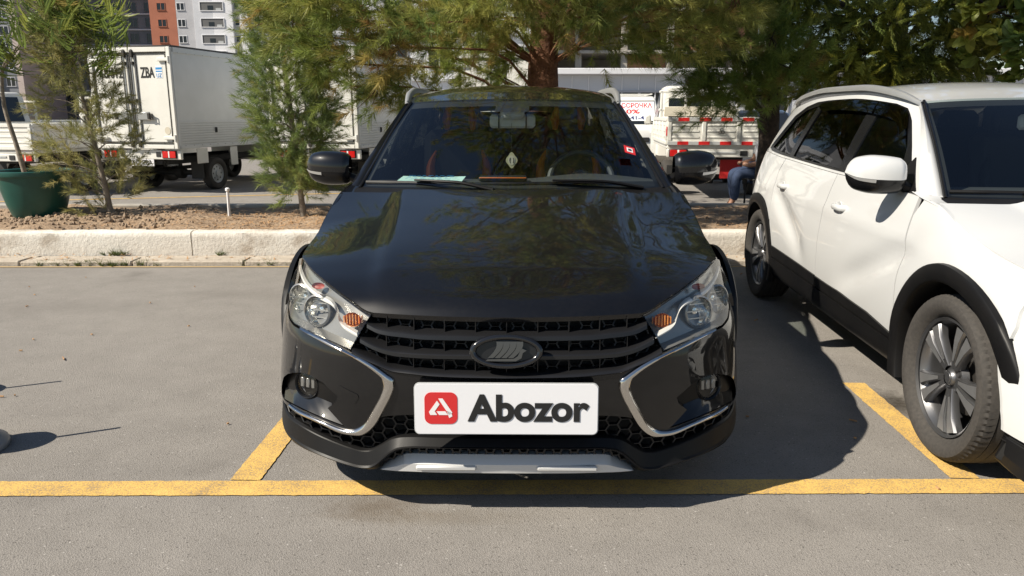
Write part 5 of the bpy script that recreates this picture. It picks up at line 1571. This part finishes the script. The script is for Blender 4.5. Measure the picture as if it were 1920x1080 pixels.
PAL_PINE = [((0.238, 0.293, 0.067), 5), ((0.342, 0.342, 0.088), 4), ((0.135, 0.190, 0.054), 3.5), ((0.420, 0.246, 0.095), 1.4), ((0.420, 0.397, 0.111), 2.4)]
PAL_YOUNG = [((0.206, 0.277, 0.088), 5), ((0.293, 0.342, 0.107), 4), ((0.127, 0.183, 0.067), 3), ((0.365, 0.317, 0.127), 1)]
PAL_DRY = [((0.333, 0.326, 0.127), 5), ((0.420, 0.381, 0.159), 4), ((0.206, 0.222, 0.088), 3)]
PAL_CYP = [((0.199, 0.255, 0.057), 5), ((0.302, 0.329, 0.071), 4), ((0.450, 0.450, 0.075), 2.4), ((0.123, 0.161, 0.048), 4)]
PAL_LEAF = [((0.156, 0.221, 0.039), 5), ((0.104, 0.156, 0.035), 4), ((0.364, 0.338, 0.058), 1.2), ((0.416, 0.208, 0.052), .7)]
PAL_WIL = [((0.206, 0.270, 0.067), 5), ((0.135, 0.190, 0.054), 4), ((0.333, 0.349, 0.079), 2), ((0.412, 0.270, 0.104), .4)]
def pick(pal, n):
    w = np.array([p[1] for p in pal], float); i = rng.choice(len(pal), n, p=w / w.sum())
    return np.array([p[0] for p in pal])[i]
def tree(name, label, base, trunk, lobes, tms, pal, bark, tw=.3, group=None, mat='needles', droop=0.0, cat='tree', limb_r=.03, outward=1.0, extra=None, sub=5, scl=(.8, 1.25)):
    """trunk: [(x,y,z,r)] relative to base; lobes: [(centre, radius xyz, count)]; limbs run from the trunk to each lobe"""
    t = empty(name, base); tag(t, label, cat, group)
    tr_ = np.array(trunk, float); P = crom(tr_[:, :3], 28); rr_ = crom(np.c_[tr_[:, 3], np.zeros(len(tr_)), np.arange(len(tr_))], 28)
    rad = np.interp(np.linspace(0, 1, 28), np.linspace(0, 1, len(tr_)), tr_[:, 3])
    lump = 1 + .05 * np.sin(np.arange(28) * 1.9)
    b = MB().tube(P, rad * lump, 14)
    b.obj('trunk', M[bark], t, angle=80)
    lm = MB(); pos = []; dr = []; cols = []; scl_ = []
    for (c, r, cnt) in lobes:
        c = np.array(c, float); r = np.array(r if not np.isscalar(r) else (r, r, r), float)
        # limb leaves the trunk a little below the lobe
        zt = c[2] - .25 * np.hypot(c[0], c[1]) - .05
        i = int(np.argmin(np.abs(P[:, 2] - np.clip(zt, P[:, 2].min() + .1, P[:, 2].max()))))
        p0 = P[i]; ln = np.linalg.norm(c - p0)
        midp = (p0 + c) / 2 + np.array((0, 0, .12 * ln)) + rng.normal(0, .04 * ln, 3)
        r0 = min(rad[i] * .55, limb_r * (.4 + .45 * ln))
        lm.tube(crom([p0, midp, c], 7), np.linspace(r0, r0 * .35, 7), 6, cap=False)
        pts = c + rng.normal(0, .5, (cnt, 3)) * r
        for q in pts[:sub]:
            lm.tube([c, (c + q) / 2 + rng.normal(0, .02, 3), q], [r0 * .35, r0 * .25, r0 * .12], 4, cap=False)
        d = (pts - c) / r * .8 + outward * (c - np.array((P[i][0], P[i][1], c[2] - .1))) / (np.linalg.norm(c - P[i]) + .1) + rng.normal(0, .45, (cnt, 3))
        d[:, 2] += .15 - droop
        pos.append(pts); dr.append(d)
        base_c = pick(pal, 1); cc = pick(pal, cnt); cols.append(cc * .6 + base_c * .4)
        scl_.append(rng.uniform(*scl, cnt))
    lm.obj('limbs', M[bark], t, angle=80)
    pos = np.concatenate(pos); dr = np.concatenate(dr); cols = np.concatenate(cols); sc = np.concatenate(scl_)
    cr = empty('crown'); cr.parent = t
    k = rng.integers(0, len(tms), len(pos))
    for j, tm in enumerate(tms):
        s_ = k == j
        if s_.any(): foliage('foliage', tm, pos[s_], dr[s_], sc[s_], cols[s_], cr, M[mat])
    return t
TW_P = [needle_twig(64, .17, .125, .0026, .95, s) for s in (1, 2, 3)]
TW_Y = [needle_twig(60, .16, .080, .0022, .85, s) for s in (4, 5)]
TW_C = [spray_twig(s) for s in (6, 7)]
def lobe_at(u, v, D, base, r, cnt):
    """centre given by where it stands: metres across, depth, height"""
    return ((u - base[0], D - base[1], v - base[2]), r, cnt)

# the big pine behind the black car
B = (.34, 8.75, .15)
lob = []
hand = [(-2.05, 8.1, 2.10), (-1.75, 7.9, 1.82), (-1.45, 7.5, 2.25), (-1.30, 7.9, 1.62), (-.95, 8.3, 1.55), (-.75, 7.4, 2.15), (-.35, 7.7, 2.25), (-.05, 8.7, 1.98), (-.50, 8.4, 1.85), (-1.10, 7.6, 1.95),
        (.85, 7.5, 2.28), (1.30, 7.8, 2.40), (1.20, 8.2, 2.05), (1.75, 7.8, 2.15), (1.95, 8.4, 2.3), (.55, 7.4, 2.42), (-1.6, 8.6, 2.4), (-2.3, 8.3, 2.45), (-.1, 7.2, 2.5), (-1.0, 8.9, 2.3), (1.6, 9.0, 2.5), (.9, 9.2, 2.6), (-.6, 9.4, 2.4), (2.1, 7.6, 2.45), (-1.9, 7.5, 2.5), (.2, 9.6, 2.7), (.0, 8.0, 2.42), (.5, 8.1, 2.48), (.3, 7.8, 2.6), (.80, 8.3, 2.32), (-.2, 8.2, 2.28)]
for (x_, y_, z_) in hand:
    lob.append(((x_ - B[0], y_ - B[1], z_ - B[2]), (.34, .34, .26), 66))
g = np.random.default_rng(11)
for z_ in np.linspace(2.75, 9.4, 18):
    rad = float(np.interp(z_, [2.6, 4, 6, 8, 9.4], [2.3, 2.3, 2.3, 1.7, .7])); n = int(2 + rad * 1.4); a0 = g.uniform(0, 6)
    lean = float(np.interp(z_, [2.6, 4, 6.5, 9.4], [0, .3, 1.5, 1.6]))          # the crown leans towards the car park
    for k in range(n):
        a = a0 + k * 2 * math.pi / n + g.normal(0, .25); rr = rad * g.uniform(.45, 1.0)
        if z_ < 4.8 and (-math.cos(a) - .3 * math.sin(a)) > .35: continue       # open on the sunny side low down
        lob.append(((rr * math.cos(a) + .45 * lean, rr * math.sin(a) - lean, z_ - B[2] + g.normal(0, .15)), (.50, .50, .32), 32))
for k in range(28):                                            # boughs reaching out over the car park, high up
    lob.append(((g.uniform(-1.0, 1.9) - B[0], g.uniform(5.2, 7.6) - B[1], g.uniform(5.2, 8.6)), (.50, .50, .34), 34))
for k in range(22):                                            # front of the crown above the car roof
    lob.append(((g.uniform(-.5, 2.0) - B[0], g.uniform(6.9, 8.0) - B[1], g.uniform(2.8, 5.2)), (.42, .42, .28), 36))
tree('pine_tree', 'big pine with a thick reddish trunk and drooping yellow-green needles behind the black car', B,
     [(0, 0, -.1, .21), (.01, 0, .8, .175), (.0, .02, 1.6, .155), (.02, -.02, 2.2, .145), (.0, -.1, 3.2, .12), (.3, -.7, 5, .09), (.6, -1.5, 7.5, .05), (.7, -1.6, 9.2, .02)], lob, TW_P, PAL_PINE, 'bark_pine', droop=.25, limb_r=.015)

# young pine by the left mirror
B = (-2.38, 8.62, .18); lob = []
g = np.random.default_rng(21)
for z_ in np.linspace(.50, 3.5, 20):
    rad = float(np.interp(z_, [.35, .7, 1.6, 2.6, 3.5], [.16, .30, .43, .36, .10])); n = 5; a0 = g.uniform(0, 6)
    for k in range(n):
        a = a0 + k * 2 * math.pi / n + g.normal(0, .2); rr = rad * g.uniform(.55, 1.0)
        lob.append(((rr * math.cos(a), rr * math.sin(a), z_ - .1 + g.normal(0, .05)), (.17, .17, .16), 20))
tree('pine_tree', 'young dense pine with a green-washed stem, left of the black car mirror', B,
     [(.02, 0, -.05, .035), (.0, 0, .25, .030), (-.04, 0, .9, .028), (-.10, 0, 1.8, .022), (-.12, 0, 3.4, .008)], lob, TW_Y, PAL_YOUNG, 'bark_grey', limb_r=.014, sub=3)
# sparse young pine by the pot
B = (-4.60, 8.70, .18); lob = []
g = np.random.default_rng(23)
for z_ in np.linspace(.22, 2.35, 15):
    rad = float(np.interp(z_, [.2, .5, 1.1, 1.8, 2.35], [.26, .42, .44, .26, .08])); n = 3; a0 = g.uniform(0, 6)
    for k in range(n):
        a = a0 + k * 2 * math.pi / n + g.normal(0, .3); rr = rad * g.uniform(.5, 1.0)
        lob.append(((rr * math.cos(a) - .05 - .10 * z_, rr * math.sin(a) * .8, z_ + g.normal(0, .06)), (.15, .15, .11), 13))
tree('pine_tree', 'sparse young pine with dry olive needles beside the green pot', B,
     [(.02, 0, -.05, .036), (-.01, 0, .25, .028), (-.08, 0, .8, .021), (-.18, 0, 1.5, .014), (-.32, 0, 2.3, .006)], lob, TW_Y, PAL_DRY, 'bark_grey', limb_r=.016, sub=4)
# conifer over the striped truck and the white car: pine-like lower left, feathery to the right
B = (3.06, 9.3, .15); lob = []
for (x_, y_, z_) in [(2.15, 8.5, 1.62), (2.45, 8.4, 1.85), (2.75, 8.5, 1.62), (2.35, 8.6, 2.15), (2.05, 8.7, 1.95), (2.7, 8.3, 2.10), (3.0, 8.6, 1.90), (2.45, 8.3, 1.50), (2.9, 8.2, 1.78), (2.2, 8.7, 1.52), (2.6, 8.6, 1.62)]:
    lob.append(((x_ - B[0], y_ - B[1], z_ - B[2]), (.26, .26, .20), 48))
tr1 = tree('pine_tree', 'bright green pine bough tree with a slim dark trunk above the striped truck', B,
     [(0, 0, -.1, .13), (.01, 0, .8, .115), (0, 0, 1.5, .105), (.02, 0, 2.3, .09), (.1, 0, 4, .05)], lob, TW_P, [((.20, .27, .056), 5), ((.15, .22, .056), 4), ((.30, .32, .08), 2), ((.34, .20, .08), .6)], 'bark_dark', droop=.1, limb_r=.03)
B = (4.7, 9.8, .15); lob = []
g = np.random.default_rng(31)
for (x_, y_, z_) in [(3.45, 8.9, 2.0), (3.8, 8.8, 1.85), (4.2, 8.9, 2.0), (4.6, 8.7, 1.95), (3.6, 8.7, 2.35), (4.0, 8.6, 2.4), (4.5, 8.6, 2.4), (4.9, 8.8, 2.2), (3.2, 9.0, 2.45), (5.2, 8.8, 2.45), (3.75, 9.3, 1.75), (4.3, 9.4, 1.75), (4.85, 9.3, 1.8), (5.3, 9.2, 2.0), (2.6, 9.2, 2.6), (3.0, 8.8, 2.7)]:
    lob.append(((x_ - B[0], y_ - B[1], z_ - B[2]), (.36, .32, .24), 70))
for z_ in np.linspace(2.9, 5.4, 6):
    rad = float(np.interp(z_, [2.6, 4, 5.4], [1.7, 1.3, .4])); n = 5; a0 = g.uniform(0, 6)
    for k in range(n):
        a = a0 + k * 2 * math.pi / n; rr = rad * g.uniform(.5, 1)
        lob.append(((rr * math.cos(a), rr * math.sin(a), z_), (.45, .45, .35), 26))
tree('cypress_tree', 'feathery drooping cypress over the roof of the white car', B,
     [(0, 0, -.1, .16), (0, 0, 1.5, .13), (.05, 0, 3.4, .09), (0, 0, 5.4, .02)], lob, TW_C, PAL_CYP, 'bark_dark', droop=.55, limb_r=.04, scl=(.8, 1.3))
# broad-leaved tree at the top right corner
B = (6.6, 8.9, .15); lob = []
for (x_, y_, z_) in [(4.75, 8.0, 2.35), (5.1, 7.8, 2.1), (5.35, 8.0, 1.85), (5.5, 7.9, 2.35), (5.0, 8.2, 2.6), (5.8, 8.2, 2.0), (5.6, 8.4, 2.7), (6.3, 8.4, 2.4), (6.2, 9.0, 2.9), (5.2, 8.6, 3.2), (6.6, 8.6, 3.4), (5.6, 9.1, 3.7), (7.2, 9, 3), (6.4, 9, 4.2)]:
    lob.append(((x_ - B[0], y_ - B[1], z_ - B[2]), (.34, .34, .24), 30))
TW_L = [leaf_cluster(s, 6, .13, .040, .35, .9, .14, .35) for s in (8, 9, 10)]
tree('broadleaf_tree', 'broad-leaved tree with yellowing leaves in the top right corner', B,
     [(0, 0, -.1, .14), (-.05, 0, 1.2, .12), (-.15, -.1, 2.4, .09), (0, 0, 4.2, .03)], lob, TW_L, PAL_LEAF, 'bark_dark', mat='leaf', droop=.3, limb_r=.035)
# narrow-leaved tree in the pot
B = (-5.52, 8.72, .62); lob = []
for (x_, y_, z_) in [(-5.75, 8.6, 2.20), (-5.95, 8.7, 1.95), (-5.45, 8.6, 2.15), (-5.15, 8.6, 2.40), (-4.85, 8.5, 2.45), (-4.6, 8.5, 2.30), (-4.45, 8.5, 2.10), (-4.7, 8.6, 2.55), (-5.3, 8.8, 2.60), (-5.7, 8.8, 2.65), (-6.05, 8.7, 2.4), (-4.35, 8.5, 2.45), (-5.0, 8.7, 2.15)]:
    lob.append(((x_ - B[0], y_ - B[1], z_ - B[2]), (.20, .20, .16), 17))
TW_W = [leaf_cluster(s, 9, .17, .010, .9, .6, .22, .9) for s in (11, 12, 13)]
tree('willow_leaved_tree', 'thin bent tree with hanging narrow leaves growing in the green pot', B,
     [(.03, 0, -.16, .030), (-.05, 0, .35, .026), (-.13, 0, .85, .022), (-.10, 0, 1.15, .018), (.18, -.05, 1.45, .014), (.55, -.1, 1.72, .010), (.95, -.15, 1.85, .006)], lob, TW_W, PAL_WIL, 'bark_grey', mat='leaf', droop=.9, limb_r=.012, outward=.4, sub=3)

# weeds at the foot of the wall
TW_G = [needle_twig(26, .01, .085, .0022, .9, s) for s in (14, 15)]
n = 0
for (x_, y_, ln, cnt) in ((-3.95, 6.70, .35, 26), (-3.55, 6.70, .45, 34), (-2.25, 6.72, .35, 16), (-3.72, 7.05, .12, 14), (-2.72, 7.06, .06, 5)):
    cnt2 = cnt
    pos = np.stack([rng.normal(x_, ln / 2.5, cnt2), rng.normal(y_, .018, cnt2), np.full(cnt2, .03 if y_ > 7 else .002)], 1)
    dr = rng.normal(0, .35, (cnt2, 3)); dr[:, 2] = 1
    o = foliage('weed_grass', TW_G[n % 2], pos, dr, rng.uniform(.45, 1.0, cnt2), pick([((.09, .13, .03), 3), ((.14, .15, .05), 2)], cnt2), None, M['needles'])
    tag(o, 'low green weeds growing along the kerb below the wall', 'weeds', kind='stuff'); n += 1

# ------------------------------------------------------------------ buildings far behind
M['b_orange'] = vary('terracotta_render', (.34, .125, .075), (.40, .15, .09), .5, .9); M['b_grey'] = vary('grey_render', (.40, .40, .42), (.47, .47, .49), .5, .9)
M['b_white'] = vary('white_render', (.68, .68, .70), (.76, .76, .78), .4, .9); M['b_light'] = vary('pale_render', (.52, .53, .56), (.58, .59, .62), .4, .9)
M['b_dark'] = vary('slate_cladding', (.13, .14, .16), (.19, .20, .22), .5, .8); M['b_conc'] = vary('raw_concrete', (.36, .33, .29), (.48, .45, .40), .6, .95); M['b_brick'] = vary('brick_infill', (.30, .14, .09), (.40, .20, .13), 2, .95)
M['b_pink'] = vary('pinkish_render', (.42, .35, .32), (.50, .42, .39), .5, .9)
def win(par, x, y, z, w, h, frame='b_white', two=True, deep=.18):
    o = MB()
    o.box((x, y - .02, z + h / 2 + .05), (w + .16, .10, .09)); o.box((x, y - .05, z - h / 2 - .05), (w + .24, .18, .08))
    for s in (-1, 1): o.box((x + s * (w / 2 + .035), y - .02, z), (.07, .10, h))
    if two: o.box((x, y - .015, z), (.10, .08, h))
    f = o.obj('window', M[frame], par, smooth=False)
    MB().box((x, y + .005, z), (w, .05, h)).obj('pane', M['window_dark'], f, smooth=False)
D_ = 140.0
tw = empty('apartment_tower', (-54, D_, 0)); tag(tw, 'white, grey and terracotta apartment tower beyond the box truck', 'building')
def slab(par, x0, x1, y0, y1, z0, z1, mat, nm='wall'):
    return MB().box(((x0 + x1) / 2, (y0 + y1) / 2, (z0 + z1) / 2), (x1 - x0, y1 - y0, z1 - z0), .02).obj(nm, M[mat], par, smooth=False)
ox = -54
slab(tw, -63.1 - ox, -58.45 - ox, 0, 14, 0, 40, 'b_orange'); slab(tw, -58.45 - ox, -55.3 - ox, .0, 14, 0, 40, 'b_grey'); slab(tw, -55.3 - ox, -52.0 - ox, -.3, 14, 0, 40, 'b_light')
slab(tw, -52.0 - ox, -48.6 - ox, -.3, 14, 0, 40, 'b_white'); slab(tw, -48.6 - ox, -47.3 - ox, .2, 14, 0, 40, 'b_grey'); slab(tw, -47.3 - ox, -45.9 - ox, -.3, 14, 0, 40, 'b_white'); slab(tw, -45.9 - ox, -34 - ox, 0.3, 14, 0, 40, 'b_grey')
for k in range(-3, 5):
    z_ = 14.2 + 2.72 * k
    if z_ < 1.5: continue
    win(tw, -61.0 - ox, 0, z_, 1.35, 1.1, 'b_orange'); win(tw, -57.6 - ox, 0, z_, 1.25, 1.1)
    bal = MB(); bal.box((-52.1 - ox, -.34, z_ - .72), (4.1, .18, .10)); bal.box((-52.1 - ox, -.34, z_ + .72), (4.1, .18, .10))
    for s in (-1, 1): bal.box((-52.1 - ox + s * 2.0, -.34, z_), (.10, .18, 1.34))
    bf = bal.obj('balcony', M['b_white'], tw, smooth=False)
    MB().box((-52.1 - ox, -.31, z_), (3.9, .06, 1.34)).obj('recess', M['b_recess'] if 'b_recess' in M else M.setdefault('b_recess', solid('painted_recess_shade', (.13, .13, .13), .9)), bf, smooth=False)  # flat panel; the balcony's inner shade is put into its dark colour
    MB().box((-52.3 - ox, -.35, z_ - .25), (.95, .04, .75)).obj('pane', M['window_dark'], bf, smooth=False)
    MB().box((-50.9 - ox, -.36, z_ - .48), (.9, .05, .38)).obj('rail', M['refl_grey'], bf, smooth=False)
    win(tw, -47.95 - ox, .2, z_ + .1, .72, .95, 'b_grey', False); win(tw, -44.6 - ox, .3, z_ + .3, 1.2, 1.1); win(tw, -40.6 - ox, .3, z_ + .3, 1.2, 1.1)
b2 = empty('apartment_block', (-74, D_ + 8, 0)); tag(b2, 'dark grey glazed apartment block behind the hanging narrow leaves', 'building')
slab(b2, -11.5, 9.2, 0, 12, 0, 40, 'b_dark'); slab(b2, 9.2, 11.2, -.8, 12, 0, 40, 'b_white', 'corner_pier'); slab(b2, -7.5, -6.3, -.5, 1, 0, 40, 'b_pink', 'pier'); slab(b2, -11.6, -10.4, -.5, 1, 0, 40, 'b_pink', 'pier')
for k in range(0, 9):
    z_ = 4.0 + 2.72 * k
    slab(b2, -6.0, 9.1, -.35, .2, z_ - 1.1, z_ - .85, 'b_light', 'floor_band')
    for x_ in (-9.0, -4.6, -1.8, 1.2, 4.2, 7.2): win(b2, x_, 0, z_ + .3, 1.5, 1.5, 'b_dark')
b3 = empty('apartment_block', (-93, D_ - 8, 0)); tag(b3, 'terracotta and white apartment block at the left edge', 'building')
slab(b3, -14, 4.5, 0, 12, 0, 40, 'b_orange'); slab(b3, 4.5, 7.5, .2, 12, 0, 40, 'b_light', 'side_wall'); slab(b3, 7.5, 10.2, .6, 12, 0, 40, 'b_dark', 'glazed_bay'); slab(b3, 10.2, 11.2, .3, 12, 0, 40, 'b_pink', 'pier')
for k in range(0, 9):
    z_ = 4.0 + 2.72 * k
    for x_ in (-9, -5, -1): win(b3, x_, 0, z_, 1.3, 1.2, 'b_orange')
    win(b3, 8.9, .6, z_, 1.4, 1.4, 'b_light')
cf = empty('building_frame', (6, 62, 0)); tag(cf, 'unfinished concrete frame building with open floors behind the pines', 'building')
for k in range(0, 8):
    z_ = 3.1 * k
    slab(cf, -12, 14, 0, 12, z_ - .22, z_ + .02, 'b_conc', 'floor_slab')
    for j in range(8):
        x_ = -11.6 + j * 3.6
        if k < 7: slab(cf, x_ - .25, x_ + .25, .3, .8, z_ + .02, z_ + 2.88, 'b_conc', 'column')
        if k < 7 and j < 7 and (j * 3 + k * 5) % 4 in (0, 1):
            slab(cf, x_ + .25, x_ + 3.35, .9, 1.1, z_ + .02, z_ + (2.88 if (j + k) % 3 else 1.1), 'b_brick', 'infill_wall')
    if k < 7: slab(cf, -12, 14, 7, 7.2, z_ + .02, z_ + 2.88, 'b_conc', 'rear_wall')
wbld = empty('white_building', (-3, 58, 0)); tag(wbld, 'long pale building behind the pines and box trucks', 'building')
slab(wbld, -10, 6, 0, 10, 0, 11, 'b_white')
for k in range(3):
    for j in range(5): win(wbld, -8.5 + j * 3.1, 0, 2.2 + 3.2 * k, 1.5, 1.4, 'b_grey')
    slab(wbld, -10, 6, -.25, .02, 3.7 + 3.2 * k, 3.9 + 3.2 * k, 'b_light', 'string_course')
shed = empty('metal_shed', (14, 34, 0)); tag(shed, 'low pale metal-clad shed behind the van', 'building')
slab(shed, -14, 30, 0, 8, 0, 3.0, 'b_light'); slab(shed, -14.3, 30.3, -.4, 8.4, 3.0, 3.25, 'b_white', 'roof_edge')
for j in range(60): slab(shed, -13.6 + j * .72, -13.55 + j * .72, -.04, .01, 0.05, 2.95, 'b_white', 'cladding_rib')
for x_ in (-8.5, -3.0, 6, 14): win(shed, x_, 0, 1.7, 1.8, 1.1, 'b_grey')
